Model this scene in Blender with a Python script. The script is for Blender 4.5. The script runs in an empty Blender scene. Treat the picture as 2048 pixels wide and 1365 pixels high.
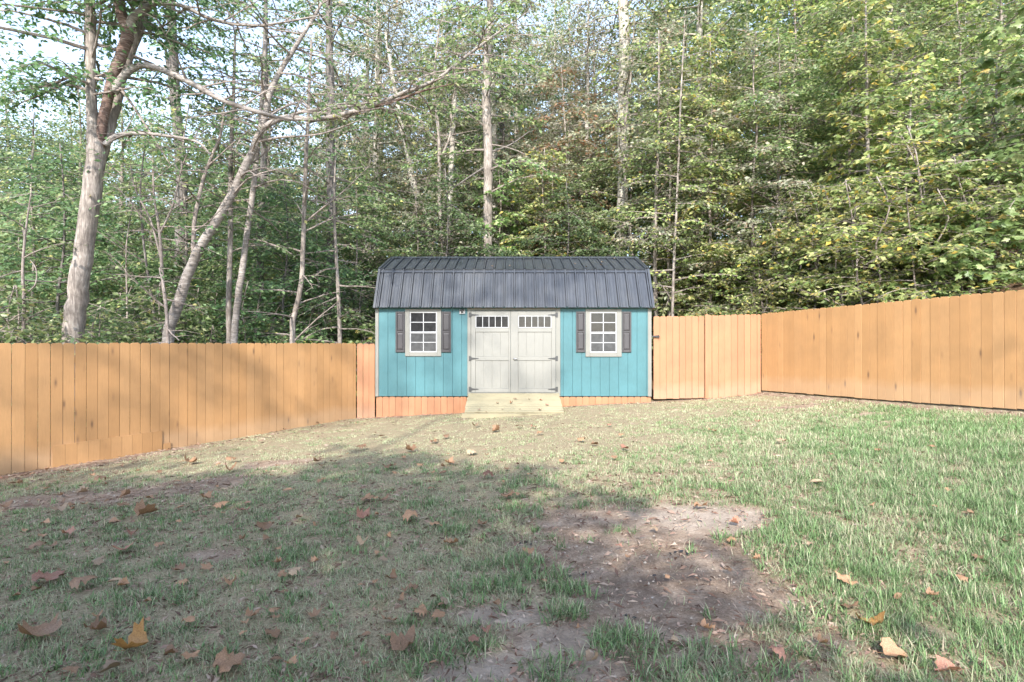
import bpy, math, random
import numpy as np
from mathutils import Vector
R = math.radians
C = bpy.context.scene.collection
S = bpy.context.scene

# ------------------------------------------------------------------ camera
EYE = 1.46
FPX = 1088.0                      # focal length in pixels of a 2048 px wide picture
HOR = 686.0
cam = bpy.data.cameras.new('camera'); camo = bpy.data.objects.new('camera', cam); C.objects.link(camo)
cam.sensor_width = 36.0; cam.lens = 36.0*FPX/2048
cam.clip_start = 0.05; cam.clip_end = 2000
camo.location = (0, 0, EYE); camo.rotation_euler = (R(90 + math.degrees((HOR-682.5)/FPX)), 0, 0)
S.camera = camo

# ------------------------------------------------------------------ light
SUN_EL, SUN_AZ = 36.0, 190.0      # azimuth of the sun measured from +Y (straight ahead) towards +X
w = bpy.data.worlds.new('World'); S.world = w; w.use_nodes = True
nt = w.node_tree; bg = nt.nodes['Background']
sky = nt.nodes.new('ShaderNodeTexSky'); sky.sky_type = 'NISHITA'; sky.sun_disc = False
sky.sun_elevation = R(SUN_EL); sky.sun_rotation = R(SUN_AZ)
sky.air_density = 1.0; sky.dust_density = 0.7; sky.ozone_density = 1.5
hsv = nt.nodes.new('ShaderNodeHueSaturation'); hsv.inputs['Saturation'].default_value = .74
nt.links.new(sky.outputs[0], hsv.inputs['Color']); nt.links.new(hsv.outputs[0], bg.inputs[0]); bg.inputs[1].default_value = 0.15
sl = bpy.data.lights.new('sun', 'SUN'); sl.energy = 2.05; sl.angle = R(0.8); sl.color = (1.0, 0.955, 0.89)
slo = bpy.data.objects.new('sun', sl); C.objects.link(slo)
to_sun = Vector((math.sin(R(SUN_AZ))*math.cos(R(SUN_EL)), math.cos(R(SUN_AZ))*math.cos(R(SUN_EL)), math.sin(R(SUN_EL))))
slo.rotation_euler = to_sun.to_track_quat('Z', 'Y').to_euler()
S.view_settings.view_transform = 'Standard'; S.view_settings.look = 'None'
S.view_settings.exposure = 2.03; S.view_settings.gamma = 1.0
S.cycles.max_bounces = 6; S.cycles.diffuse_bounces = 4; S.cycles.glossy_bounces = 2
S.cycles.transmission_bounces = 4; S.cycles.transparent_max_bounces = 4
S.cycles.caustics_reflective = False; S.cycles.caustics_refractive = False

# ------------------------------------------------------------------ noise and ground shape
def _hash(ix, iy, seed):
    h = (ix.astype(np.int64)*374761393 + iy.astype(np.int64)*668265263 + seed*1442695041) & 0xffffffff
    h = ((h ^ (h >> 13))*1274126177) & 0xffffffff
    return ((h ^ (h >> 16)) & 0xffff)/65535.0
def vnoise(x, y, seed=0):
    x = np.asarray(x, float); y = np.asarray(y, float)
    ix = np.floor(x); iy = np.floor(y); fx = x-ix; fy = y-iy
    fx = fx*fx*(3-2*fx); fy = fy*fy*(3-2*fy)
    a = _hash(ix, iy, seed); b = _hash(ix+1, iy, seed); c = _hash(ix, iy+1, seed); d = _hash(ix+1, iy+1, seed)
    return (a*(1-fx)+b*fx)*(1-fy) + (c*(1-fx)+d*fx)*fy
def fnoise(x, y, seed=0, o=4):
    s = 0; a = .5; t = 0
    for k in range(o):
        s = s + a*vnoise(np.asarray(x)*2**k, np.asarray(y)*2**k, seed+k*17); t += a; a *= .5
    return s/t
def softplus(v, k=1.0): return np.log1p(np.exp(np.clip(v*k, -40, 40)))/k
def sig(v): return 1/(1+np.exp(-np.clip(v, -40, 40)))

LF0 = np.array([-3.44, 12.0]); LFD = np.array([-0.664, -0.748]); LFD /= np.linalg.norm(LFD)   # left fence: corner, direction to the camera
RF0 = np.array([5.5, 12.0]);   RFD = np.array([1.74, -4.31]);  RFD /= np.linalg.norm(RFD)
def d_left(x, y):  return (x-LF0[0])*(-LFD[1]) + (y-LF0[1])*LFD[0]     # >0 inside the yard
def d_right(x, y): return ((x-RF0[0])*(-RFD[1]) + (y-RF0[1])*RFD[0])       # >0 beyond the right fence
def gz(x, y):
    x = np.asarray(x, float); y = np.asarray(y, float)
    z = 0.056*np.clip(x, -14, 20)
    z = z + 0.05*(fnoise(x*.5, y*.5, 3, 2)-.5)*sig((y-2)*2)
    dr = d_right(x, y)
    bank = 1.0*softplus(dr-0.55, 3)
    bank = np.where(bank > 2.0, 2.0 + (bank-2.0)*0.40, bank)
    bank = np.minimum(bank, 14+0.05*bank)*sig((y-1.5)*1.2)
    back = 0.26*softplus(y-15.6, 2)*sig((x+6)/4.0)
    back = np.minimum(back, 9+0.03*back)
    left = -0.10*softplus(-d_left(x, y)-0.5, 2)
    left = np.maximum(left, -1.5)
    return z + np.maximum(bank*sig((x-1)), back) + left
def gp(px, py):                     # ground point seen at a photo pixel
    u = (px-1024)/FPX; v = (HOR-py)/FPX
    y = EYE/max(-v, 1e-3)
    for _ in range(30):
        y = 0.5*y + 0.5*(EYE-float(gz(u*y, y)))/max(-v, 1e-3)
    return u*y, y, float(gz(u*y, y))
def P(px, py, d): return ((px-1024)/FPX*d, d, EYE+(HOR-py)/FPX*d)

# ------------------------------------------------------------------ object helpers
class MB:
    def __init__(s): s.v = []; s.f = []
    def add(s, v, f):
        n = len(s.v); s.v += [tuple(p) for p in v]; s.f += [tuple(i+n for i in q) for q in f]
    def box(s, x0, x1, y0, y1, z0, z1):
        s.add([(x0,y0,z0),(x1,y0,z0),(x1,y1,z0),(x0,y1,z0),(x0,y0,z1),(x1,y0,z1),(x1,y1,z1),(x0,y1,z1)],
              [(0,3,2,1),(4,5,6,7),(0,1,5,4),(1,2,6,5),(2,3,7,6),(3,0,4,7)])
    def bbox(s, x0, x1, y0, y1, z0, z1, b=.004):      # box with its front (-y) edges eased
        s.add([(x0,y1,z0),(x1,y1,z0),(x1,y1,z1),(x0,y1,z1),
               (x0,y0+b,z0),(x1,y0+b,z0),(x1,y0+b,z1),(x0,y0+b,z1),
               (x0+b,y0,z0+b),(x1-b,y0,z0+b),(x1-b,y0,z1-b),(x0+b,y0,z1-b)],
              [(0,3,2,1),(0,1,5,4),(1,2,6,5),(2,3,7,6),(3,0,4,7),(4,5,9,8),(5,6,10,9),(6,7,11,10),(7,4,8,11),(8,9,10,11)])
    def extrude(s, poly, vec):        # closed polygon of 3-D points swept along vec
        n = len(poly); q = [Vector(p) for p in poly]; vv = Vector(vec)
        s.add(q+[p+vv for p in q], [tuple(range(n)), tuple(range(2*n-1, n-1, -1))] + [(i, i+n, (i+1)%n+n, (i+1)%n) for i in range(n)])
    def tube(s, pts, rad, n=8, cap=True):
        pts = [Vector(p) for p in pts]; m = len(pts); base = len(s.v)
        up = Vector((0.13, 0.97, 0.2)); prev = None
        for i, p in enumerate(pts):
            t = (pts[min(i+1, m-1)]-pts[max(i-1, 0)])
            if t.length < 1e-9: t = Vector((0,0,1))
            t.normalize()
            a = (prev if prev is not None else up); a = a - t*a.dot(t)
            if a.length < 1e-4: a = Vector((1,0,0)) - t*t.x
            a.normalize(); prev = a; b = t.cross(a)
            r = rad[i] if hasattr(rad, '__len__') else rad
            for k in range(n):
                an = 2*math.pi*k/n
                s.v.append(tuple(p + (a*math.cos(an)+b*math.sin(an))*r))
        for i in range(m-1):
            for k in range(n):
                k2 = (k+1) % n
                s.f.append((base+i*n+k, base+i*n+k2, base+(i+1)*n+k2, base+(i+1)*n+k))
        if cap:
            s.f.append(tuple(base+k for k in range(n-1, -1, -1)))
            s.f.append(tuple(base+(m-1)*n+k for k in range(n)))
def tag(o, label=None, cat=None, group=None, kind=None):
    if label: o['label'] = label
    if cat: o['category'] = cat
    if group: o['group'] = group
    if kind: o['kind'] = kind
    return o
def mesh_obj(name, v, f, mat, origin=(0,0,0), smooth=False):
    me = bpy.data.meshes.new(name); o3 = Vector(origin)
    me.from_pydata([tuple(Vector(p)-o3) for p in v], [], f); me.update()
    if mat: me.materials.append(mat)
    if smooth: me.polygons.foreach_set('use_smooth', [True]*len(me.polygons))
    o = bpy.data.objects.new(name, me); C.objects.link(o); return o
def thing(name, label, cat, loc, group=None):
    o = bpy.data.objects.new(name, None); C.objects.link(o); o.location = loc; o.empty_display_size = .2
    return tag(o, label, cat, group)
def root_of(o):
    while o.parent: o = o.parent
    return o
def part(name, mb, mat, parent, smooth=False, label=None):     # vertices in world space
    o = mesh_obj(name, mb.v, mb.f, mat, root_of(parent).location, smooth)
    o.parent = parent
    if label: o['label'] = label
    return o
def fast_mesh(name, v, loops, nper, mat):     # numpy mesh of equal sized faces
    me = bpy.data.meshes.new(name)
    v = np.ascontiguousarray(v, np.float32); loops = np.ascontiguousarray(loops, np.int32).ravel()
    nf = len(loops)//nper
    me.vertices.add(len(v)); me.vertices.foreach_set('co', v.ravel())
    me.loops.add(len(loops)); me.loops.foreach_set('vertex_index', loops)
    me.polygons.add(nf); me.polygons.foreach_set('loop_start', np.arange(0, nf*nper, nper, dtype=np.int32))
    try: me.polygons.foreach_set('loop_total', np.full(nf, nper, np.int32))
    except Exception: pass
    me.update(calc_edges=True); me.validate()
    if mat: me.materials.append(mat)
    return me

# ------------------------------------------------------------------ materials
def newmat(name):
    m = bpy.data.materials.new(name); m.use_nodes = True
    n = m.node_tree.nodes; l = m.node_tree.links
    return m, n, l, n['Principled BSDF']
def N(n, t, **k):
    o = n.new(t)
    for a, b in k.items(): setattr(o, a, b)
    return o
def ramp(n, stops):
    r = n.new('ShaderNodeValToRGB'); e = r.color_ramp.elements
    while len(e) < len(stops): e.new(0.5)
    for q, (p, c) in zip(e, stops): q.position = p; q.color = (*c, 1)
    return r
def mixc(n, l, fac, a, b, mode='MIX'):
    m = n.new('ShaderNodeMix'); m.data_type = 'RGBA'; m.blend_type = mode
    for s, x in ((0, fac), (6, a), (7, b)):
        if hasattr(x, 'links') or hasattr(x, 'is_linked'): l.new(x, m.inputs[s])
        elif s == 0: m.inputs[0].default_value = x
        else: m.inputs[s].default_value = (*x, 1)
    return m.outputs[2]
def coords(n, l, scale, src='Object'):
    t = n.new('ShaderNodeTexCoord'); mp = n.new('ShaderNodeMapping'); mp.inputs['Scale'].default_value = scale
    l.new(t.outputs[src], mp.inputs[0]); return mp.outputs[0]
def noise(n, l, vec, scale, detail=4, rough=.6, dist=0):
    t = n.new('ShaderNodeTexNoise'); t.inputs['Scale'].default_value = scale; t.inputs['Detail'].default_value = detail
    t.inputs['Roughness'].default_value = rough; t.inputs['Distortion'].default_value = dist
    if vec is not None: l.new(vec, t.inputs['Vector'])
    return t.outputs[0]
def bump(n, l, bs, h, strength=.3, dist=.01):
    b = n.new('ShaderNodeBump'); b.inputs['Strength'].default_value = strength; b.inputs['Distance'].default_value = dist
    l.new(h, b.inputs['Height']); l.new(b.outputs[0], bs.inputs['Normal'])
def stained_wood(name, lo, hi, dark, knots=.5, grain=.5, along_x=False):
    m, n, l, b = newmat(name)
    g = n.new('ShaderNodeNewGeometry')
    v = coords(n, l, (0.9, 14, 14) if along_x else (14, 14, 0.9))
    gr = noise(n, l, v, 6, 6, .65, 1.2)
    v2 = coords(n, l, (1, 1, 1))
    big = noise(n, l, v2, 1.7, 3)
    base = ramp(n, [(0, lo), (1, hi)]); l.new(g.outputs['Random Per Island'], base.inputs[0])
    gmask = ramp(n, [(.35, (0,0,0)), (.75, (1,1,1))]); l.new(gr, gmask.inputs[0])
    mg = n.new('ShaderNodeMath'); mg.operation = 'MULTIPLY'; mg.inputs[1].default_value = grain; l.new(gmask.outputs[0], mg.inputs[0])
    c = mixc(n, l, mg.outputs[0], base.outputs[0], tuple(a*.72 for a in lo))
    # knots
    vk = coords(n, l, (1.6, 5.5, 5.5) if along_x else (5.5, 5.5, 1.6))
    vo = n.new('ShaderNodeTexVoronoi'); vo.inputs['Scale'].default_value = 1.0; l.new(vk, vo.inputs['Vector'])
    km = ramp(n, [(0.05, (1,1,1)), (.10, (.35,.35,.35)), (.17, (0,0,0))]); l.new(vo.outputs['Distance'], km.inputs[0])
    mk = n.new('ShaderNodeMath'); mk.operation = 'MULTIPLY'; mk.inputs[1].default_value = knots; l.new(km.outputs[0], mk.inputs[0])
    c = mixc(n, l, mk.outputs[0], c, dark)
    mm = ramp(n, [(.3, (.86,.86,.86)), (.7, (1.08,1.06,1.03))]); l.new(big, mm.inputs[0])
    c = mixc(n, l, 1.0, c, mm.outputs[0], 'MULTIPLY')
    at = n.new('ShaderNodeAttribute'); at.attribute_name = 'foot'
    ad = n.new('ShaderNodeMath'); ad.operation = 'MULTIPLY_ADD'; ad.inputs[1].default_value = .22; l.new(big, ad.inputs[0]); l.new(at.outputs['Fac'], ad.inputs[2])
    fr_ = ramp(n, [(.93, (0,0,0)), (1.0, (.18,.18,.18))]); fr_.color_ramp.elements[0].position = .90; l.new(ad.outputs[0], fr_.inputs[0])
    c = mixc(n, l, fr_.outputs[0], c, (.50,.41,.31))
    l.new(c, b.inputs['Base Color']); b.inputs['Roughness'].default_value = .72
    bump(n, l, b, gr, .25, .004)
    return m
def painted(name, col, rough=.55, var=.08, grain=(10,10,1.2), bs=.15):
    m, n, l, b = newmat(name)
    v = coords(n, l, grain); t = noise(n, l, v, 8, 5)
    v2 = coords(n, l, (1,1,1)); t2 = noise(n, l, v2, 1.3, 4)
    r = ramp(n, [(.3, tuple(a*(1-var) for a in col)), (.7, tuple(min(1, a*(1+var)) for a in col))]); l.new(t2, r.inputs[0])
    r2 = ramp(n, [(.3, (1-var,)*3), (.7, (1,)*3)]); l.new(t, r2.inputs[0])
    l.new(mixc(n, l, 1.0, r.outputs[0], r2.outputs[0], 'MULTIPLY'), b.inputs['Base Color'])
    b.inputs['Roughness'].default_value = rough
    bump(n, l, b, t, bs, .003)
    return m
def leaf_mat(name, stops, transl=.35, rough=.45, spec=.4, ovar=.25):
    m = bpy.data.materials.new(name); m.use_nodes = True
    n = m.node_tree.nodes; l = m.node_tree.links; b = n['Principled BSDF']; out = n['Material Output']
    g = n.new('ShaderNodeNewGeometry'); oi = n.new('ShaderNodeObjectInfo')
    r = ramp(n, stops); l.new(g.outputs['Random Per Island'], r.inputs[0])
    mr = n.new('ShaderNodeMapRange'); mr.inputs[3].default_value = 1-ovar; mr.inputs[4].default_value = 1+ovar; l.new(oi.outputs['Random'], mr.inputs[0])
    hs = n.new('ShaderNodeHueSaturation'); l.new(r.outputs[0], hs.inputs['Color']); l.new(mr.outputs[0], hs.inputs['Value'])
    m2 = n.new('ShaderNodeMath'); m2.operation = 'MULTIPLY_ADD'; m2.inputs[1].default_value = .035; m2.inputs[2].default_value = .4825
    l.new(oi.outputs['Random'], m2.inputs[0]); l.new(m2.outputs[0], hs.inputs['Hue'])
    l.new(hs.outputs[0], b.inputs['Base Color']); b.inputs['Roughness'].default_value = rough
    b.inputs['Specular IOR Level'].default_value = spec
    t = n.new('ShaderNodeBsdfTranslucent'); l.new(hs.outputs[0], t.inputs[0])
    mx = n.new('ShaderNodeMixShader'); mx.inputs[0].default_value = transl
    l.new(b.outputs[0], mx.inputs[1]); l.new(t.outputs[0], mx.inputs[2]); l.new(mx.outputs[0], out.inputs[0])
    return m
def bark_mat(name, c0, c1, c2, vert=True, scale=1.0, bstr=.7):
    m, n, l, b = newmat(name)
    v = coords(n, l, (9*scale, 9*scale, 1.6*scale) if vert else (2.2*scale, 2.2*scale, 16*scale))
    t = noise(n, l, v, 3, 6, .65, .6)
    v2 = coords(n, l, (1,1,1)); t2 = noise(n, l, v2, 2.6, 5, .7)
    r = ramp(n, [(.32, c0), (.52, c1), (.72, c2)]); l.new(t, r.inputs[0])
    r2 = ramp(n, [(.36, (.62,.6,.58)), (.62, (1.1,1.1,1.1))]); l.new(t2, r2.inputs[0])
    l.new(mixc(n, l, 1.0, r.outputs[0], r2.outputs[0], 'MULTIPLY'), b.inputs['Base Color'])
    b.inputs['Roughness'].default_value = .85
    bump(n, l, b, t, bstr, .02)
    return m
def plain(name, col, rough=.5, metal=0, spec=.5):
    m, n, l, b = newmat(name)
    t = noise(n, l, coords(n, l, (1,1,1)), 14, 4)
    r = ramp(n, [(.3, tuple(a*.88 for a in col)), (.7, tuple(min(1, a*1.06) for a in col))]); l.new(t, r.inputs[0])
    l.new(r.outputs[0], b.inputs['Base Color'])
    b.inputs['Roughness'].default_value = rough; b.inputs['Metallic'].default_value = metal; b.inputs['Specular IOR Level'].default_value = spec
    return m

M = {}
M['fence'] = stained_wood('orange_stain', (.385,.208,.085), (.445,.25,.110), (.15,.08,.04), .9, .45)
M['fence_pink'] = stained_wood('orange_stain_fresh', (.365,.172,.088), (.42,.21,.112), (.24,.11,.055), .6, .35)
M['ramp'] = stained_wood('new_pine', (.30,.262,.165), (.335,.295,.19), (.15,.115,.06), .7, .5, True)
M['teal'] = painted('teal_siding_paint', (.062,.168,.186), .55, .16)
M['trim'] = painted('greige_trim_paint', (.222,.216,.19), .5, .07)
M['door'] = painted('door_paint', (.238,.232,.208), .5, .07)
M['white'] = plain('white_vinyl', (.42,.42,.42), .35)
M['shutter'] = painted('grey_shutter_vinyl', (.062,.057,.059), .45, .12)
M['black_metal'] = plain('dark_hinge_metal', (.07,.07,.07), .45, .3)
M['steel'] = plain('brushed_steel', (.45,.45,.45), .35, .8)
def roof_mat():
    m, n, l, b = newmat('charcoal_roof_steel')
    v = coords(n, l, (7, 1, 1)); t = noise(n, l, v, 3, 5, .7)
    t2 = noise(n, l, coords(n, l, (1,1,1)), 2.2, 5)
    r = ramp(n, [(.3, (.026,.030,.038)), (.7, (.055,.062,.074))]); l.new(t, r.inputs[0])
    d = ramp(n, [(.52, (0,0,0)), (.75, (.5,.5,.5))]); l.new(t2, d.inputs[0])
    l.new(mixc(n, l, d.outputs[0], r.outputs[0], (.075,.075,.075)), b.inputs['Base Color'])
    b.inputs['Roughness'].default_value = .36; b.inputs['Specular IOR Level'].default_value = .6
    return m
M['roof'] = roof_mat()
def glass_mat(name, base, rough):
    m, n, l, b = newmat(name)
    t = noise(n, l, coords(n, l, (1,1,1)), 9, 5)
    r = ramp(n, [(.35, tuple(a*.7 for a in base)), (.7, tuple(a*1.25 for a in base))]); l.new(t, r.inputs[0])
    l.new(r.outputs[0], b.inputs['Base Color']); b.inputs['Roughness'].default_value = rough
    b.inputs['Specular IOR Level'].default_value = .3
    bump(n, l, b, t, .03, .01)
    return m
M['glass'] = glass_mat('dark_window_glass', (.03,.03,.031), .10)
M['screen'] = glass_mat('insect_screen_glass', (.065,.065,.065), .5)

M['bark_grey'] = bark_mat('grey_bark', (.13,.105,.09), (.30,.255,.22), (.48,.425,.375))
M['bark_pale'] = bark_mat('pale_bark', (.22,.19,.16), (.42,.385,.33), (.60,.565,.50))
M['bark_dark'] = bark_mat('dark_bark', (.07,.06,.055), (.16,.14,.125), (.26,.23,.21))
M['bark_cherry'] = bark_mat('cherry_bark', (.13,.105,.092), (.32,.28,.25), (.54,.49,.45), vert=False)
M['bark_red'] = bark_mat('reddish_cherry_bark', (.06,.036,.028), (.17,.105,.082), (.42,.36,.31), vert=False)
M['twig'] = bark_mat('twig_bark', (.15,.115,.10), (.29,.24,.21), (.42,.365,.33), scale=2, bstr=.2)
G = lambda *c: c
M['lf_dark'] = leaf_mat('dark_green_leaves', [(0,(0.072,0.124,0.052)), (.45,(0.130,0.215,0.085)), (.8,(0.208,0.305,0.124)), (1,(0.325,0.403,0.195))], .46, .40, .5)
M['lf_mid'] = leaf_mat('mid_green_leaves', [(0,(0.106,0.165,0.065)), (.4,(0.201,0.277,0.106)), (.75,(0.319,0.384,0.165)), (.93,(0.448,0.484,0.236)), (1,(0.566,0.484,0.165))], .46, .40, .5)
M['lf_yellow'] = leaf_mat('yellowing_leaves', [(0,(.12,.18,.05)), (.35,(.26,.325,.10)), (.65,(.41,.45,.17)), (.88,(.55,.53,.24)), (1,(.62,.44,.09))], .46, .42, .45)
M['lf_pale'] = leaf_mat('pale_tan_leaves', [(0,(0.168,0.202,0.101)), (.4,(0.314,0.347,0.213)), (.7,(0.482,0.482,0.347)), (.9,(0.560,0.493,0.358)), (1,(0.470,0.302,0.168))], .46, .42, .5)
M['lf_red'] = leaf_mat('russet_leaves', [(0,(.18,.20,.08)), (.4,(.32,.28,.15)), (.75,(.42,.28,.16)), (1,(.45,.21,.10))], .46, .45, .4)
M['lf_maple'] = leaf_mat('maple_leaves', [(0,(.12,.20,.06)), (.45,(.22,.33,.11)), (.8,(.36,.47,.19)), (.96,(.50,.56,.28)), (1,(.62,.46,.07))], .46, .40, .5)

# ------------------------------------------------------------------ ground
def gfrom(lst):
    out = []
    for (px, py, rx, ry, s) in lst:
        x, y, z = gp(px, py); out.append((x, y, rx, ry, s))
    return out
BARE = gfrom([(1280,1120,1.0,.7,1.0),(1230,1270,.6,.28,.95),(1180,1040,.75,.5,1.0),(1300,1085,.75,.50,1.0),(1330,1150,.62,.40,1.0),(1400,1035,.55,.5,1.0),(1330,1230,.55,.24,1.0),
              (1010,1225,.34,.14,1.0),(1120,1290,.30,.20,1.0),(980,1335,.32,.15,1.0),(1460,1195,.4,.3,1.0),(1440,1290,.35,.15,.9),(1250,1340,.4,.12,.8),(1080,1345,.35,.12,.8),(1180,1340,.3,.1,.7),
              (1560,1330,.30,.10,.7),(1620,1280,.3,.10,.6),(1580,815,.9,.28,.9),(1720,830,.9,.15,.7),(1700,1175,.22,.1,.5),
              (100,1000,1.1,.45,1.0),(420,965,.8,.35,.85),(440,1110,.3,.15,.7),(280,985,1.0,.4,.95),(560,925,.7,.3,.8),(250,1080,.4,.2,.6),(620,1090,.3,.15,.6),(1050,1110,.35,.2,.6)])
def bare(x, y):
    s = np.zeros_like(np.asarray(x, float))
    for (cx, cy, rx, ry, k) in BARE:
        d = np.sqrt(((x-cx)/rx)**2+((y-cy)/ry)**2)
        s = np.maximum(s, k*np.clip(1.45-d, 0, 1))
    dl = d_left(x, y); s = np.maximum(s, np.clip(1.35-dl/.75, 0, 1)*np.clip((9.6-y)/1.0+.55, .12, 1))
    dr = -d_right(x, y); s = np.maximum(s, np.clip(1.2-dr/.45, 0, 1)*.9)
    sh = np.clip(1.2-(11.95-y)/.26, 0, 1)*.85; s = np.maximum(s, sh)
    nz = fnoise(x*2.3, y*2.3, 11, 4); n2 = fnoise(x*9, y*9, 29, 3)
    return np.clip((s + (nz-.5)*.9 + (n2-.5)*.5 - .32)*2.4, 0, 1)
BURN = gfrom([(1340,1150,.30,.075,1),(1365,1105,.28,.04,.9),(1050,1085,.12,.05,.8),(1160,1147,.16,.03,.7),(1300,1180,.45,.2,.55),(1330,1245,.4,.1,.35),(1400,1190,.35,.15,.5)])
PALE = gfrom([(1400,1030,.5,.4,.8),(1010,1225,.4,.15,.6),(980,1335,.5,.2,.7),(1120,1290,.3,.2,.5),(620,880,1.2,.5,.6)])
def blobs(L, x, y, seed):
    s = np.zeros_like(x)
    nz = fnoise(x*5, y*5, seed, 4)
    for (cx, cy, rx, ry, k) in L:
        d = np.sqrt(((x-cx)/rx)**2+((y-cy)/ry)**2); s = np.maximum(s, k*np.clip((1.5-d+(nz-.5)*1.2), 0, 1))
    return s
def axis(fine0, fine1, step, lo, hi):
    a = list(np.arange(fine0, fine1+1e-6, step)); s = step; q = fine1
    while q < hi: s *= 1.22; q += s; a.append(q)
    s = step; q = fine0
    while q > lo: s *= 1.22; q -= s; a.insert(0, q)
    return np.array(a)
ax = axis(-9.5, 10, .07, -260, 260); ay = axis(1.8, 13.2, .06, -200, 420)
gx, gy = np.meshgrid(ax, ay); X = gx.ravel(); Y = gy.ravel(); Z = gz(X, Y)
inY = (d_left(X, Y) > 0) & (d_right(X, Y) < 0) & (Y < 12.1)
bm_ = bare(X, Y)*inY
Z = Z + inY*(fnoise(X*4, Y*4, 5, 3)-.5)*.03 - inY*bm_*.015
nx, ny = len(ax), len(ay)
i, j = np.meshgrid(np.arange(nx-1), np.arange(ny-1)); a0 = (j*nx+i).ravel()
loops = np.stack([a0, a0+1, a0+nx+1, a0+nx], 1)
def ground_mat():
    m, n, l, b = newmat('lawn_soil')
    at = n.new('ShaderNodeAttribute'); at.attribute_name = 'cover'
    sp = n.new('ShaderNodeSeparateColor'); l.new(at.outputs['Color'], sp.inputs[0])
    at2 = n.new('ShaderNodeAttribute'); at2.attribute_name = 'stain'
    sp2 = n.new('ShaderNodeSeparateColor'); l.new(at2.outputs['Color'], sp2.inputs[0])
    v = coords(n, l, (1,1,1))
    t1 = noise(n, l, v, 55, 8, .8); t2 = noise(n, l, v, 6, 5, .65); t3 = noise(n, l, v, 120, 3, .7)
    soil = ramp(n, [(.3, (.215,.15,.105)), (.5, (.335,.25,.185)), (.7, (.46,.365,.285))]); l.new(t2, soil.inputs[0])
    fine = ramp(n, [(.36, (.55,.53,.51)), (.6, (1.12,1.1,1.08))]); l.new(t1, fine.inputs[0])
    s = mixc(n, l, 1.0, soil.outputs[0], fine.outputs[0], 'MULTIPLY')
    that = ramp(n, [(.3, (.12,.10,.058)), (.5, (.29,.235,.15)), (.68, (.50,.41,.275))]); l.new(t1, that.inputs[0])
    s = mixc(n, l, sp.outputs[0], that.outputs[0], s)
    s = mixc(n, l, sp2.outputs[1], s, (.56,.50,.43))
    s = mixc(n, l, sp2.outputs[0], s, (.035,.037,.045))
    lit = ramp(n, [(.3, (.04,.028,.016)), (.5, (.11,.07,.042)), (.7, (.21,.135,.085))]); l.new(t1, lit.inputs[0])
    s = mixc(n, l, sp.outputs[1], s, lit.outputs[0])
    l.new(s, b.inputs['Base Color']); b.inputs['Roughness'].default_value = .95; b.inputs['Specular IOR Level'].default_value = .1
    mm = n.new('ShaderNodeMath'); mm.operation = 'ADD'; l.new(t1, mm.inputs[0]); l.new(t3, mm.inputs[1])
    bump(n, l, b, mm.outputs[0], .55, .02)
    return m
gme = fast_mesh('ground', np.stack([X, Y, Z], 1), loops, 4, ground_mat())
gme.polygons.foreach_set('use_smooth', [True]*len(gme.polygons))
ca = gme.color_attributes.new('cover', 'FLOAT_COLOR', 'POINT')
wood_ = 1-sig(d_left(X, Y)*8+2)*sig(-d_right(X, Y)*8+2)*sig((12.3-Y)*8)
ca.data.foreach_set('color', np.stack([bm_, wood_, 0*X, 0*X+1], 1).astype(np.float32).ravel())
cb = gme.color_attributes.new('stain', 'FLOAT_COLOR', 'POINT')
burn = blobs(BURN, X, Y, 41)*inY; pale = blobs(PALE, X, Y, 57)*inY*bm_*.7
cb.data.foreach_set('color', np.stack([burn*.6, pale*.55, 0*X, 0*X+1], 1).astype(np.float32).ravel())
go = bpy.data.objects.new('ground', gme); C.objects.link(go); tag(go, 'sloping lawn and woodland floor with a bare burnt dirt patch', 'ground', kind='structure')

# ------------------------------------------------------------------ shed
WX = lambda px: (px-1024)/FPX*12.0
WZ = lambda py: EYE+(HOR-py)/FPX*12.0
FY = 12.0                                       # front wall face
SX0, SX1 = -3.00, 3.07; SILL = WZ(793); EAVE = 2.25; BY = FY+3.05
shed = thing('garden_shed', 'teal wooden garden shed with black metal barn roof and beige double doors', 'shed', (0.03, FY, 0.0))
# walls
core = MB(); prof = [(FY+.03, SILL), (FY+.03, EAVE-.02), (12.40, 3.09), (13.52, 3.51), (14.66, 3.09), (BY, EAVE-.02), (BY, SILL)]
core.extrude([(SX0+.03, y, z) for y, z in prof], (SX1-SX0-.06, 0, 0))
part('wall', core, M['teal'], shed)
sid = MB(); sid2 = MB(); bw = .2035
x = WX(757.5)
edges = [x]
while edges[-1] + bw < SX1-.06: edges.append(edges[-1]+bw)
edges.append(SX1-.06)
for a, b in zip(edges[:-1], edges[1:]):
    cx = (a+b)/2
    if WX(940) < a and b < WX(1116): continue
    (sid if cx < 0 else sid2).bbox(a+.0018, b-.0018, FY, FY+.035, SILL, EAVE-.005, .0025)
part('siding', sid, M['teal'], shed); part('siding', sid2, M['teal'], shed)
for xa, xb, xc, xd in ((SX0-.012, WX(757.5), SX0-.014, SX0+.035), (WX(1295.5), SX1+.005, SX1-.035, SX1+.007)):
    tr = MB(); tr.bbox(xa, xb, FY-.02, FY+.06, SILL-.005, EAVE-.03); tr.box(xc, xd, FY+.0601, FY+.14, SILL-.005, EAVE-.03)
    part('corner_trim', tr, M['trim'], shed)
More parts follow.
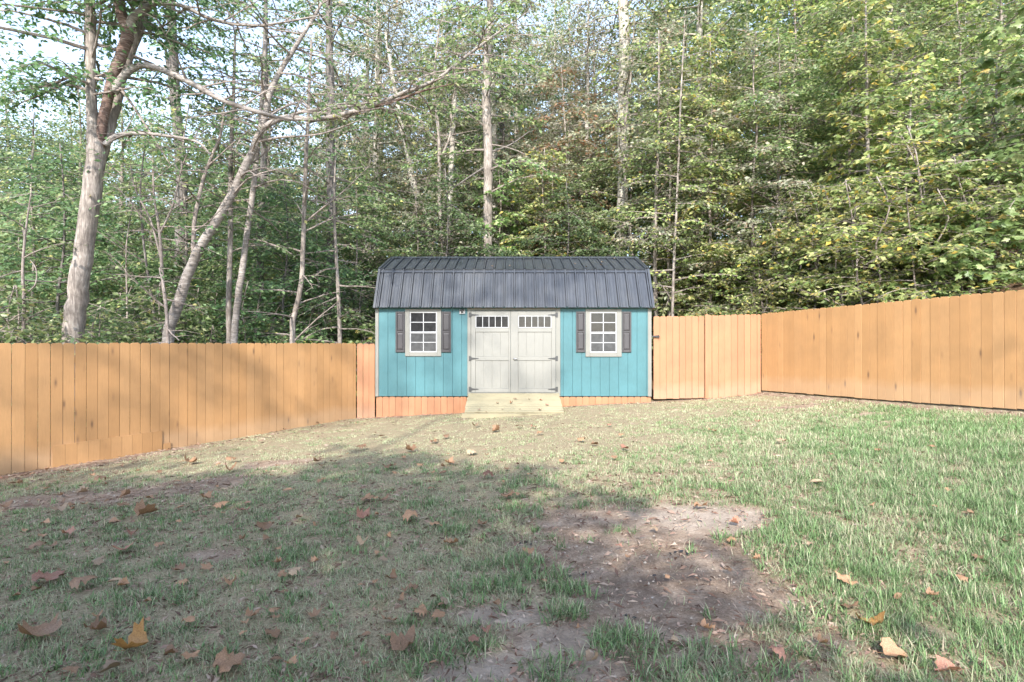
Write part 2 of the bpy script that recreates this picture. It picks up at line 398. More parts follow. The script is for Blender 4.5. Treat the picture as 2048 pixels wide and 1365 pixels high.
# picket skirt below the sill
def board(mb, x0, x1, y, th, z0, z1, ear=.02, jig=0):
    e = min(ear, (x1-x0)*.3)
    poly = [(x0,y+jig,z0),(x1,y+jig,z0),(x1,y+jig,z1-e),(x1-e,y+jig,z1),(x0+e,y+jig,z1),(x0,y+jig,z1-e)]
    mb.extrude(poly, (0,th,0))
rnd = random.Random(4)
sk = MB(); sk2 = MB(); x = SX0+.0
while x < SX1-.05:
    x1 = min(x+.1405, SX1)
    if not (WX(941) < x and x1 < WX(1108)):
        g = float(gz(x+.07, FY))
        board(sk if x < 0 else sk2, x+.0015, x1-.0015, FY+.02, .018, g-.06, SILL-.012-rnd.random()*.004, .018, rnd.uniform(-.002,.002))
    x += .1425
part('skirt', sk, M['fence_pink'], shed); part('skirt', sk2, M['fence_pink'], shed)
# roof: corrugated lower and upper panels front and back
RX0, RX1 = -3.005, 3.09
def roof_panel(mb, y0, z0, y1, z1, rib=.2286, x0=RX0, x1=RX1, hgt=.032):
    d = Vector((0, y1-y0, z1-z0)); nrm = Vector((0, -(z1-z0), (y1-y0))).normalized()
    if nrm.z < 0: nrm = -nrm
    prof = [(x0, 0)]; x = x0+.09
    while x < x1-.05:
        prof += [(x-.030, 0), (x-.028, -.02), (x-.020, -.02), (x-.013, hgt), (x+.013, hgt), (x+.020, -.02), (x+.028, -.02), (x+.030, 0)]
        for q in (.076, .152):
            if x+q+.012 < x1-.03: prof += [(x+q-.012, 0), (x+q-.005, .005), (x+q+.005, .005), (x+q+.012, 0)]
        x += rib
    prof.append((x1, 0))
    A = Vector((0, y0, z0)); B = Vector((0, y1, z1)); n = len(prof); v = []
    for off in (0, -.026):
        for base in (A, B):
            for (px, h) in prof: v.append(Vector((px, base.y, base.z)) + nrm*(h+off))
    f = []
    for i in range(n-1):
        f.append((i, i+1, n+i+1, n+i)); f.append((2*n+i, 3*n+i, 3*n+i+1, 2*n+i+1)); f.append((i, 2*n+i, 2*n+i+1, i+1)); f.append((n+i, n+i+1, 3*n+i+1, 3*n+i))
    f.append((0, n, 3*n, 2*n)); f.append((n-1, 3*n-1, 4*n-1, 2*n-1))
    mb.add(v, f)
KY, KZ, RY, RZ = 12.34, 3.115, 13.52, 3.565
EY, EZ = 11.86, 2.232
BYm = lambda y: 2*RY-y
rf = MB()
roof_panel(rf, EY, EZ, KY, KZ)
roof_panel(rf, KY-.035, KZ+.012, RY, RZ)
roof_panel(rf, BYm(EY), EZ, BYm(KY), KZ)
roof_panel(rf, BYm(KY-.035), KZ+.012, RY, RZ)
roof = part('roof', rf, M['roof'], shed)
rt = MB()
rt.extrude([(RX0-.004, RY-.13, RZ-.028), (RX0-.004, RY, RZ+.040), (RX0-.004, RY+.13, RZ-.028), (RX0-.004, RY, RZ+.030)], (RX1-RX0+.008, 0, 0))
part('ridge_cap', rt, M['roof'], roof)
kt = MB()      # flashing strip under the upper panel lip
kt.extrude([(RX0-.004, KY-.060, KZ-.066), (RX0-.004, KY-.012, KZ+.006), (RX0-.004, KY-.002, KZ-.002), (RX0-.004, KY-.048, KZ-.074)], (RX1-RX0+.008, 0, 0))
part('flashing', kt, M['roof'], roof)
for xa, xb in ((RX0-.02, RX0+.03), (RX1-.03, RX1+.02)):
    rk = MB()
    for (y0, z0, y1, z1) in ((EY-.008, EZ-.02, KY-.02, KZ+.0), (KY-.03, KZ+.012, RY, RZ), (BYm(EY), EZ, BYm(KY), KZ), (BYm(KY), KZ, RY, RZ)):
        d = Vector((0, y1-y0, z1-z0)).normalized(); nn = Vector((0, -d.z, d.y)); nn = nn if nn.z > 0 else -nn
        a = Vector((xa, y0, z0)); b = Vector((xa, y1, z1))
        rk.extrude([a-nn*.05, b-nn*.05, b+nn*.028, a+nn*.028], (xb-xa, 0, 0))
    part('rake_trim', rk, M['roof'], roof)
fa = MB(); fa.box(RX0+.02, RX1-.02, EY+.02, FY-.002, EZ-.006, EZ+.012); fa.box(SX0+.03, SX1-.03, FY-.012, FY-.001, EZ-.05, EZ-.008)
part('soffit', fa, M['teal'], roof)

# windows
def window(xl, xr, zb, zt, fl, fr, fb, ft):
    wn = MB(); T = FY-.024
    wn.bbox(xl, fl, T, FY-.001, zb, zt); wn.bbox(fr, xr, T, FY-.001, zb, zt); wn.bbox(fl+.0005, fr-.0005, T, FY-.001, zb, fb); wn.bbox(fl+.0005, fr-.0005, T, FY-.001, ft, zt)
    o = part('window', wn, M['trim'], shed)
    fm = MB(); e = .028; Y0 = FY-.017; mid = fb+(ft-fb)*.49
    fm.bbox(fl+.001, fl+e, Y0, FY-.0015, fb+.001, ft-.001); fm.bbox(fr-e, fr-.001, Y0, FY-.0015, fb+.001, ft-.001)
    fm.bbox(fl+e, fr-e, Y0, FY-.0015, fb+.001, fb+e); fm.bbox(fl+e, fr-e, Y0, FY-.0015, ft-e, ft-.001)
    fm.bbox(fl+e, fr-e, Y0-.004, FY-.0015, mid-.022, mid+.022)
    cx = (fl+fr)/2
    part('sash_frame', fm, M['white'], o)
    mu = MB(); h = .0085
    for (a, b) in ((fb+e, mid-.022), (mid+.022, ft-e)):
        q = (a+b)/2
        mu.box(cx-h, cx+h, FY-.0125, FY-.0035, a, b)
        mu.box(fl+e, cx-h-.0002, FY-.0125, FY-.0035, q-h, q+h); mu.box(cx+h+.0002, fr-e, FY-.0125, FY-.0035, q-h, q+h)
    part('muntins', mu, M['white'], o)
    g = MB(); g.box(fl+e, fr-e, FY-.0085, FY-.002, mid+.022, ft-e); part('upper_glass', g, M['glass'], o)
    g = MB(); g.box(fl+e, fr-e, FY-.0105, FY-.002, fb+e, mid-.022); part('screened_glass', g, M['screen'], o)
window(WX(810.5), WX(882.5), WZ(713), WZ(618.5), WX(819.5), WX(874.5), WZ(705.3), WZ(624))
window(WX(1171), WX(1243), WZ(714), WZ(619), WX(1179.5), WX(1233.5), WZ(706), WZ(624.5))
def shutter(x0, x1, z0, z1):
    s = MB(); Y0 = FY-.03; e = .032; rail = .055
    mid = z0+(z1-z0)*.50
    s.bbox(x0, x0+e, Y0, FY-.001, z0, z1); s.bbox(x1-e, x1, Y0, FY-.001, z0, z1)
    for (a, b) in ((z0, z0+rail), (mid-.02, mid+.02), (z1-rail*.7, z1)): s.bbox(x0+e+.0003, x1-e-.0003, Y0+.001, FY-.001, a, b)
    for (a, b) in ((z0+rail, mid-.02), (mid+.02, z1-rail*.7)):
        s.add([(x0+e,FY-.010,a),(x1-e,FY-.010,a),(x1-e,FY-.010,b),(x0+e,FY-.010,b),
               (x0+e+.022,FY-.025,a+.03),(x1-e-.022,FY-.025,a+.03),(x1-e-.022,FY-.025,b-.03),(x0+e+.022,FY-.025,b-.03)],
              [(0,1,5,4),(1,2,6,5),(2,3,7,6),(3,0,4,7),(4,5,6,7)])
    part('shutter', s, M['shutter'], shed)
for a, b in ((791.5, 809.8), (883.2, 902.2), (1152, 1170.3), (1243.7, 1262.2)): shutter(WX(a), WX(b), WZ(705), WZ(623.5))

# double door with trim
dt = MB(); DT, DB = WZ(621.5), WZ(785.5); XL, XR, XM = WX(942), WX(1111.5), WX(1021.3)
dt.bbox(WX(935), XL-.002, FY-.022, FY+.03, SILL, DT+.004); dt.bbox(XR+.002, WX(1120.5), FY-.022, FY+.03, SILL, DT+.004)
dt.bbox(WX(935), WX(1120.5), FY-.022, FY+.03, DT+.005, EAVE-.02); dt.box(XL-.002, XR+.002, FY-.015, FY+.03, SILL, DB-.006)
part('door_trim', dt, M['trim'], shed)
def leaf_door(x0, x1, p0, p1, hinge_left):
    d = MB(); Y0 = FY-.02; b = .004
    zw0, zw1 = WZ(656.5), WZ(632); zA = WZ(664.5); zB, zC = WZ(721.5), WZ(713); zD = WZ(777)
    d.bbox(x0+.002, p0, Y0, FY+.02, DB, DT-.004); d.bbox(p1, x1-.002, Y0, FY+.02, DB, DT-.004)
    q0, q1 = p0+.0004, p1-.0004
    d.bbox(q0, q1, Y0, FY+.02, zw1, DT-.004); d.bbox(q0, q1, Y0, FY+.02, zA, zw0); d.bbox(q0, q1, Y0, FY+.02, zB, zC); d.bbox(q0, q1, Y0, FY+.02, DB, zD)
    for a, c in ((zC, zA), (zD, zB)):
        n = 4; s = (q1-q0)/n
        for k in range(n): d.bbox(q0+k*s+.002, q0+(k+1)*s-.002, FY-.006, FY+.02, a, c, .003)
        d.box(q0, q1, FY-.0015, FY+.019, a, c)
    o = part('door', d, M['door'], shed)
    wf = MB(); e = .02
    wf.bbox(q0, q1, Y0-.008, FY, zw0, zw0+e); wf.bbox(q0, q1, Y0-.008, FY, zw1-e, zw1); wf.bbox(q0, q0+e, Y0-.008, FY, zw0+e, zw1-e); wf.bbox(q1-e, q1, Y0-.008, FY, zw0+e, zw1-e)
    n = 5; s = (q1-q0-2*e)/n
    for k in range(1, n): wf.box(q0+e+k*s-.0075, q0+e+k*s+.0075, Y0-.005, FY, zw0+e, zw1-e)
    wo = part('transom_window', wf, M['white'], o)
    g = MB(); g.box(q0+e, q1-e, Y0+.004, FY, zw0+e, zw1-e); part('pane', g, M['glass'], wo)
    hx = x0 if hinge_left else x1; sg = 1 if hinge_left else -1
    for pz in (630.5, 717.5, 778.8):
        h = MB(); z = WZ(pz); Y1 = FY-.028
        def bx(a, b2, z0, z1, y0=Y1): h.box(min(a, b2), max(a, b2), y0, FY-.0195, z0, z1)
        bx(hx-sg*.045, hx-sg*.008, z-.055, z+.055); bx(hx-sg*.012, hx+sg*.012, z-.042, z+.042, Y1-.006)
        x_a, x_b = hx+sg*.01, hx+sg*.165
        poly = [(x_a, Y1, z-.024), (x_b, Y1, z-.007), (x_b+sg*.008, Y1, z), (x_b, Y1, z+.007), (x_a, Y1, z+.024)]
        h.extrude(poly, (0, .0085, 0))
        part('hinge', h, M['black_metal'], o)
    return o
dl_ = leaf_door(XL, XM, WX(951), WX(1017.6), True)
dr_ = leaf_door(XM, XR, WX(1036.2), WX(1103), False)
hd = MB(); hz = WZ(718.5); hx = WX(1029)
for k in range(12):
    pass
hd.tube([(hx, FY-.021, hz), (hx, FY-.05, hz)], .012, 10); hd.tube([(hx-.03, FY-.021, hz), (hx-.03, FY-.027, hz)], .001, 6)
hd.tube([(hx-.012, FY-.052, hz), (hx+.04, FY-.055, hz+.002), (hx+.062, FY-.05, hz-.006)], [.013, .011, .008], 10)
hd.tube([(hx, FY-.0205, hz), (hx, FY-.027, hz)], .028, 14)
part('handle', hd, M['steel'], dr_, True)
# floodlight under the eave
fl = MB(); lx = WX(924.5); lz = WZ(623.5)
fl.bbox(lx-.062, lx+.062, FY-.03, FY-.001, lz-.055, lz+.045, .006)
lo = part('security_light', fl, M['white'], shed)
f2 = MB(); f2.bbox(lx-.05, lx+.05, FY-.062, FY-.0305, lz+.012, lz+.042, .008)
part('lamp_head', f2, M['shutter'], lo)
f3 = MB(); f3.tube([(lx, FY-.030, lz-.012), (lx, FY-.05, lz-.016), (lx, FY-.056, lz-.018)], [.026, .022, .010], 12); part('sensor', f3, M['black_metal'], lo, True)

# ------------------------------------------------------------------ ramp
ramp_o = thing('ramp', 'pale new wooden plank ramp sloping down from the shed doors', 'ramp', (0.0, 11.4, 0.0))
rw0, rw1 = WX(937.5), WX(1117.5); y0r, y1r = FY-.03, 10.90; z0r = WZ(786.5); z1r = float(gz(0, 10.9))+.085
dk = MB(); nb = 9; L = math.hypot(y1r-y0r, z1r-z0r); d = Vector((0, y1r-y0r, z1r-z0r)).normalized(); nn = Vector((0, -d.z, d.y)); nn = nn if nn.z > 0 else -nn
for k in range(nb):
    a = Vector((0, y0r, z0r)) + d*(L*k/nb+.003); b = Vector((0, y0r, z0r)) + d*(L*(k+1)/nb-.003)
    xa, xb = rw0+rnd.uniform(-.008,.008), rw1+rnd.uniform(-.008,.008)
    c = .005
    poly = [a-nn*.028, b-nn*.028, b-nn*c, b-d*c, a+d*c, a-nn*c]
    dk.extrude([p+Vector((xa,0,0)) for p in poly], (xb-xa, 0, 0))
def ramp_wood():
    m = M['ramp']; return m
part('deck_boards', dk, M['ramp'], ramp_o)
st = MB()
for xx in (rw0+.03, (rw0+rw1)/2, rw1-.07):
    a = Vector((xx, y0r-.02, z0r))-nn*.030; b = Vector((xx, y1r+.02, z1r))-nn*.030
    st.extrude([a, b, Vector((xx, b.y, b.z-.08)), Vector((xx, a.y, min(a.z-.09, 0)))], (.04, 0, 0))
part('stringers', st, M['ramp'], ramp_o)
fb = MB(); fb.box(rw0-.05, rw1-.005, y1r-.055, y1r-.012, z1r-.12, z1r-.026); part('front_board', fb, M['ramp'], ramp_o)

# ------------------------------------------------------------------ fences
def fence(name, label, cat, p0, p1, ztop, zbot, mat, pitch=.1425, thick=.018, seed=1, posts=True, gap=.012, wob=.006):
    """p0, p1: plan points as seen from the yard, left to right; ztop / zbot: functions of 0..1"""
    r = random.Random(seed); p0 = np.array(p0); p1 = np.array(p1); L = np.linalg.norm(p1-p0); d = (p1-p0)/L; nrm = np.array([-d[1], d[0]])  # away from the yard
    mid = (p0+p1)/2
    t = thing(name, label, cat, (mid[0], mid[1], float(gz(mid[0], mid[1]))))
    mb = MB(); s = 0
    while s < L-.04:
        w_ = min(pitch+r.uniform(-.002,.002), L-s); u = (s+w_/2)/L; e = .022
        z1 = ztop(u)+r.uniform(-wob, wob); z0 = zbot(u)+gap+r.uniform(-.006,.006); j = r.uniform(-.003,.003); tl = r.uniform(-.002,.002)
        g0, g1 = s+r.choice((.0015,.002,.003,.005)), s+w_-.001
        if g1-g0 > .03:
            e2 = min(e, (g1-g0)*.3); sl = r.uniform(-.003,.003)
            sh = [(g0, z0), (g1, z0), (g1+tl, z1-e2), (g1-e2*1.1+tl, z1+sl), (g0+e2*1.1+tl, z1-sl), (g0+tl, z1-e2)]
            th = thick + r.uniform(-.001,.001); off = -j
            # eased front edge: front outline a little smaller
            cx = (g0+g1)/2; cz = (z0+z1)/2; ea = .0025
            fr = [(x_+(ea if x_ < cx else -ea), z_+(ea if z_ < cz else -ea)) for x_, z_ in sh]
            def W(q, dep): return (p0[0]+d[0]*q[0]+nrm[0]*dep, p0[1]+d[1]*q[0]+nrm[1]*dep, q[1])
            n = 6; v = [W(q, off) for q in fr]+[W(q, off+ea) for q in sh]+[W(q, off+th) for q in sh]
            f = [tuple(range(n)), tuple(range(3*n-1, 2*n-1, -1))]
            for a in (0, n): f += [(a+i, a+n+i, a+n+(i+1)%n, a+(i+1)%n) for i in range(n)]
            mb.add(v, f)
        s += w_
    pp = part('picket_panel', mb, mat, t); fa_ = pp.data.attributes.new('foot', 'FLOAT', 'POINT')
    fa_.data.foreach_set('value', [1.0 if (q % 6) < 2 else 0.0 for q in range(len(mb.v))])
    rl = MB(); yb = thick+.004
    for fz in (.14, .5, .86):
        za = zbot(0)+(ztop(0)-zbot(0))*fz; zb = zbot(1)+(ztop(1)-zbot(1))*fz
        A = Vector((p0[0]+nrm[0]*yb, p0[1]+nrm[1]*yb, za)); B = Vector((p1[0]+nrm[0]*yb, p1[1]+nrm[1]*yb, zb)); k = Vector((nrm[0], nrm[1], 0))*.036
        rl.extrude([A+Vector((0,0,-.043)), B+Vector((0,0,-.043)), B+Vector((0,0,.043)), A+Vector((0,0,.043))], k)
    part('rails', rl, mat, t)
    if posts:
        n = max(2, int(round(L/2.4))+1)
        for i in range(n):
            u = min(max(i/(n-1), .02), .98); c = p0+d*L*u+nrm*(yb+.042+.045)
            pm = MB(); pm.box(c[0]-.044, c[0]+.044, c[1]-.044, c[1]+.044, float(gz(c[0], c[1]))-.1, ztop(u)-.09); part('post', pm, mat, t)
    return t
LLEN = 8.6
Lend = LF0 + LFD*LLEN
lp = lambda u: Lend + (LF0-Lend)*u
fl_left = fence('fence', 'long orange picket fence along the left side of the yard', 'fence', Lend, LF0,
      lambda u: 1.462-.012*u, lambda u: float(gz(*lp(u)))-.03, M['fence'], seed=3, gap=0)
# kick boards doubled over the bottom of the left fence
kb = MB(); kn = np.array([-LFD[1]*-1, LFD[0]*-1]); dirn = -LFD; inn = np.array([dirn[1], -dirn[0]])
def along(px):       # distance from the left end of the fence to where the column px meets it
    u = (px-1024)/FPX; A = np.array([[dirn[0], -u], [dirn[1], -1.0]]); s = np.linalg.solve(A, -Lend); return s[0]
s0, s1 = along(106), along(326); s = s0
while s < s1-.03:
    e_ = min(s+.1425, s1); u = (s-s0)/(s1-s0); q = Lend+dirn*(s+.07); top = (EYE-.0-(896-4-HOR)/FPX*(Lend+dirn*s0)[1])*(1-u) + (EYE-(861-HOR)/FPX*(Lend+dirn*s1)[1])*u
    u2 = (e_-s0)/(s1-s0); top2 = (EYE-(892-HOR)/FPX*(Lend+dirn*s0)[1])*(1-u2) + (EYE-(861-HOR)/FPX*(Lend+dirn*s1)[1])*u2
    g = float(gz(*q))-.05
    a = Lend+dirn*(s+.0012)+inn*.0225; b = Lend+dirn*(e_-.0012)+inn*.0225
    kb.extrude([(a[0],a[1],g),(b[0],b[1],g),(b[0],b[1],top2),(a[0],a[1],top)], (-inn[0]*.018, -inn[1]*.018, 0))
    s = e_
part('kick_boards', kb, M['fence'], fl_left)
s2 = along(341); a = Lend+dirn*s1+inn*.023; b = Lend+dirn*s2+inn*.023
k2 = MB(); zt = EYE-(888-HOR)/FPX*a[1]; g = float(gz(*a))-.05
k2.extrude([(a[0],a[1],g),(b[0],b[1],g),(b[0],b[1],zt+.005),(a[0],a[1],zt)], (-inn[0]*.018, -inn[1]*.018, 0)); part('kick_block', k2, M['fence'], fl_left)
fence('fence', 'three orange pickets closing the gap beside the left corner of the shed', 'fence', (-3.43, 12.03), (-3.03, 12.03), lambda u: WZ(687.5), lambda u: float(gz(-3.3, 12))-.03, M['fence_pink'], seed=5, posts=False, gap=0, pitch=.133)
gt = fence('gate', 'orange picket gate with black latch beside the right end of the shed', 'gate', (WX(1307.5), 12.02), (WX(1409.5), 12.02), lambda u: WZ(632.5), lambda u: WZ(800-2.5*u), M['fence_pink'], seed=7, posts=False, gap=.01)
la = MB(); lx = WX(1310); lz = WZ(673.5)
la.box(lx-.075, lx+.005, 11.985, 12.0, lz-.018, lz+.018); la.box(lx+.01, lx+.085, 11.988, 12.001, lz-.025, lz+.025); la.tube([(lx-.06, 11.975, lz), (lx+.10, 11.975, lz)], .008, 8)
la.tube([(lx+.06, 11.985, lz+.02), (lx+.07, 11.95, lz+.03), (lx+.075, 11.945, lz-.03)], .006, 8)
part('latch', la, M['black_metal'], gt)
gd = MB()
for z in (WZ(650), WZ(780)): gd.box(WX(1404), WX(1412), 12.055, 12.065, z-.03, z+.03)
part('hinge', gd, M['black_metal'], gt)
fence('fence', 'short orange fence panel between the gate and the right corner of the yard', 'fence', (WX(1411), 12.0), (5.49, 12.0), lambda u: WZ(631.5-3*u), lambda u: float(gz(WX(1411)*(1-u)+5.49*u, 12))-.03, M['fence_pink'], seed=8, gap=0)
pm = MB(); board(pm, WX(1409.8), WX(1416.5), 11.98, .018, WZ(799), WZ(629)); po = part('post_cover', pm, M['fence_pink'], [o for o in C.objects if o.name.startswith('fence') and o.get('label','').startswith('short')][0])
rl_ = 7.6; Rend = RF0+RFD*rl_
def rtop(u):
    return 2.105 + (2.215-2.105)*(u*rl_/4.65)
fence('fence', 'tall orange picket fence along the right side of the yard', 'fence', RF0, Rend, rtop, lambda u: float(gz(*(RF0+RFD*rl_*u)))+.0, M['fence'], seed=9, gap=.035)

# ------------------------------------------------------------------ trees: generator
def catmull(pts, rad, sub=4):
    pts = [Vector(p) for p in pts]; out = []; rr = []; n = len(pts)
    for i in range(n-1):
        p0, p1, p2, p3 = pts[max(i-1,0)], pts[i], pts[i+1], pts[min(i+2,n-1)]
        for k in range(sub):
            t = k/sub; t2 = t*t; t3 = t2*t
            out.append(.5*((2*p1)+(-p0+p2)*t+(2*p0-5*p1+4*p2-p3)*t2+(-p0+3*p1-3*p2+p3)*t3)); rr.append(rad[i]*(1-t)+rad[i+1]*t)
    out.append(pts[-1]); rr.append(rad[-1]); return out, rr
MAPLE = np.array([(0,0),(.10,-.22),(.30,-.18),(.26,.02),(.55,.12),(.40,.26),(.46,.40),(.20,.42),(.16,.60),(0,1.0),
                  (-.16,.60),(-.20,.42),(-.46,.40),(-.40,.26),(-.55,.12),(-.26,.02),(-.30,-.18),(-.10,-.22)])
class Crown:
    def __init__(s, rs): s.p = []; s.d = []; s.sz = []; s.rs = rs; s.mult = 1.0
    def twig(s, a, b, step, size, spread=.05, start=.1):
        a = np.array(a); b = np.array(b); L = np.linalg.norm(b-a); n = max(2, int(L/step*s.mult))
        t = np.linspace(start, 1.0, n) + s.rs.uniform(-.5/n, .5/n, n)
        d = (b-a)/max(L, 1e-6)
        s.p.append(a+(b-a)*t[:, None]+s.rs.normal(0, spread, (n, 3))*np.array([1,1,.7]))
        side = np.where(np.arange(n) % 2 == 0, 1, -1)[:, None]
        perp = np.array([-d[1], d[0], 0]); q = np.linalg.norm(perp); perp = perp/q if q > 1e-3 else np.array([1,0,0])
        dd = d*.55 + perp*side*.85 + s.rs.normal(0, .28, (n, 3))
        s.d.append(dd); s.sz.append(np.full(n, size)*s.rs.uniform(.65, 1.25, n))
    def mesh(s, name, mat, wr=.55, droop=.35, tilt=.5, maple=False):
        rs = s.rs; p = np.concatenate(s.p); d = np.concatenate(s.d); sz = np.concatenate(s.sz)[:, None]; n = len(p)
        d[:, 2] -= droop*(.4+rs.random(n)); d /= np.linalg.norm(d, axis=1)[:, None]
        up = np.array([-.06,-.42,1.0])+rs.normal(0, tilt*1.15, (n, 3)); up -= d*(up*d).sum(1)[:, None]; up /= np.linalg.norm(up, axis=1)[:, None]
        sd = np.cross(d, up)
        if maple:
            m = len(MAPLE); v = np.zeros((n, m, 3))
            for k, (a, b) in enumerate(MAPLE):
                v[:, k] = p + sd*sz*a + d*sz*(b+.25) - up*sz*(abs(a)*.35+max(0, b)*.12)
            base = np.arange(n)*m; tri = []
            c = [(0,k,k+1) for k in range(1, m-1)]
            # fan around an inner point keeps the notches
            v2 = np.concatenate([v, (p+d*sz*.45)[:, None]], 1); mm = m+1; base = np.arange(n)*mm
            tri = np.stack([np.stack([base+m, base+k, base+(k+1) % m], 1) for k in range(m)], 1).reshape(-1, 3)
            return fast_mesh(name, v2.reshape(-1, 3), tri, 3, mat)
        w_ = wr*(.8+.4*rs.random((n, 1)))
        v = np.stack([p, p+d*sz*.42+sd*sz*w_*.5+up*sz*.10, p+d*sz, p+d*sz*.42-sd*sz*w_*.5+up*sz*.10], 1)
        base = np.arange(n)*4
        tri = np.stack([np.stack([base, base+1, base+2], 1), np.stack([base, base+2, base+3], 1)], 1).reshape(-1, 3)
        return fast_mesh(name, v.reshape(-1, 3), tri, 3, mat)
def grow(wood, cr, rs, trunk, rad, h0, nl, Lmax, elev=(.1,.5), droop=.15, twig_step=.28, leaf=.10, lstep=.07, prof='cone', spread=.05, leaf_from=0.0, bare=0.0, tl=.5, az0=None):
    """limbs and leafy twigs on a trunk polyline (list of points, radii)"""
    tp, tr_ = catmull(trunk, rad, 3)
    n = len(tp); cum = [0]
    for i in range(n-1): cum.append(cum[-1]+(tp[i+1]-tp[i]).length)
    H = cum[-1]
    def at(s):
        for i in range(n-1):
            if cum[i+1] >= s: f = (s-cum[i])/max(1e-6, cum[i+1]-cum[i]); return tp[i].lerp(tp[i+1], f), tr_[i]*(1-f)+tr_[i+1]*f
        return tp[-1], tr_[-1]
    for k in range(nl):
        u = (k+rs.random())/nl; s = H*(h0+(1-h0)*u); p, r = at(s)
        az = (k*2.399963 + rs.uniform(-.5,.5)) if az0 is None else az0+rs.uniform(-1.2,1.2)
        pr = {'cone': 1-.72*u, 'round': math.sqrt(max(.05, 1-(2*u-.85)**2*.9)), 'top': .45+.75*u*(1-u)*2.2, 'flat': 1.0}[prof]
        L = Lmax*pr*rs.uniform(.65, 1.15); el = rs.uniform(*elev)
        d = Vector((math.cos(az)*math.cos(el), math.sin(az)*math.cos(el), math.sin(el)))
        pts = [p]; m = 5; cur = p.copy(); dd = d.copy()
        for q in range(m):
            dd = (dd + Vector((rs.normal(0,.10), rs.normal(0,.10), rs.normal(0,.07)-droop/m*2))).normalized()
            cur = cur + dd*(L/m); pts.append(cur.copy())
        r0 = min(r*.5, .007+.010*L); wood.tube(pts, [r0*(1-.85*q/m)+.002 for q in range(m+1)], 5, False)
        if rs.random() < bare: leafy = 0
        else: leafy = 1
        # side twigs lying roughly in the plane of the limb
        q = L*.16; sdn = 1
        while q < L:
            f = q/L*m; i = min(int(f), m-1); b = pts[i].lerp(pts[i+1], f-i); t = (pts[i+1]-pts[i]).normalized()
            perp = Vector((-t.y, t.x, 0)); perp = perp.normalized() if perp.length > 1e-3 else Vector((1,0,0))
            tw = (.25+tl*(L-q)*.6)*rs.uniform(.6,1.2)
            td = (t*.6+perp*sdn*rs.uniform(.55,1.0)+Vector((0,0,rs.normal(-.05,.18)))).normalized()
            e = b+td*tw; wood.tube([b, b.lerp(e, .5)+Vector((0,0,tw*.05)), e], [.0065, .0045, .002], 3, False)
            if leafy and q/L > leaf_from: cr.twig(b, e, lstep, leaf, spread)
            sdn = -sdn; q += twig_step*rs.uniform(.7,1.3)
        if leafy: cr.twig(pts[-3], pts[-1], lstep, leaf, spread)
class Model: pass
def model(name, seed, H, r0, barkm, leafm, lean=(0,0), wob=.12, h0=.25, nl=30, Lmax=2.0, wr=.55, ldroop=.35, tilt=.5, maple=False, multi=1, mult=2.0, **k):
    rs = np.random.RandomState(seed); wood = MB(); cr = Crown(rs); cr.mult = mult
    for q in range(multi):
        pts = []; n = 7; ox = rs.uniform(-.12,.12)*(multi > 1); oy = rs.uniform(-.12,.12)*(multi > 1); lx = lean[0]+rs.normal(0,.09)*(multi > 1); ly = lean[1]+rs.normal(0,.09)*(multi > 1)
        for i in range(n):
            t = i/(n-1); pts.append((ox+lx*H*t+rs.normal(0,wob)*t*.6, oy+ly*H*t+rs.normal(0,wob)*t*.6, -.3+t*(H+.3)))
        rad = [r0*(1.25-.25*min(1, i*2)) *(1-.88*i/(n-1))+.006 for i in range(n)]
        tp, tr_ = catmull(pts, rad, 3); wood.tube(tp, tr_, 9)
        grow(wood, cr, rs, pts, rad, h0, nl, Lmax, **k)
    o = Model(); o.name = name
    o.wood = bpy.data.meshes.new('trunk'); o.wood.from_pydata(wood.v, [], wood.f); o.wood.update(); o.wood.materials.append(barkm)
    o.wood.polygons.foreach_set('use_smooth', [True]*len(o.wood.polygons))
    o.crown = cr.mesh('crown', leafm, wr, ldroop, tilt, maple)
    o.n = len(o.crown.polygons)
    return o
def blocked(v):
    x, y, z = v[:, 0], v[:, 1], v[:, 2]
    yard = (d_left(x, y) > -.06) & (d_right(x, y) < .06) & (y < 12.1) & (y > 2) & (z < 2.35)
    hut = (x > SX0-.06) & (x < SX1+.08) & (y > FY-.2) & (y < BY+.1) & (z < 3.68)
    return yard | hut
def clipped(me, mat4):
    n = len(me.vertices); co = np.empty(n*3, np.float32); me.vertices.foreach_get('co', co); co = co.reshape(-1, 3)
    A = np.array(mat4); wv = co @ A[:3, :3].T + A[:3, 3]; bad = blocked(wv)
    if not bad.any(): return me
    F = [tuple(p.vertices) for p in me.polygons]; F = [f for f in F if not any(bad[i] for i in f)]
    m2 = bpy.data.meshes.new(me.name); m2.from_pydata([tuple(c) for c in co], [], F); m2.update()
    for mt in me.materials: m2.materials.append(mt)
    if me.polygons[0].use_smooth: m2.polygons.foreach_set('use_smooth', [True]*len(m2.polygons))
    return m2
def plant(mod, name, label, cat, x, y, rot=0, sc=1.0, sz=None, group=None, wood='trunk', crown='crown', z=None):
    e = thing(name, label, cat, (x, y, (float(gz(x, y)) if z is None else z)), group); e.rotation_euler = (0, 0, rot); e.scale = (sc, sc, sz or sc)
    for nm, me in ((wood, mod.wood), (crown, mod.crown)):
        if y < 18 and y > 2:
            from mathutils import Matrix
            me = clipped(me, Matrix.LocRotScale(e.location, e.rotation_euler, e.scale))
        o = bpy.data.objects.new(nm, me); C.objects.link(o); o.parent = e
    return e

MOD = {}
def mk(key, *a, **k): MOD[key] = model(key, *a, **k)
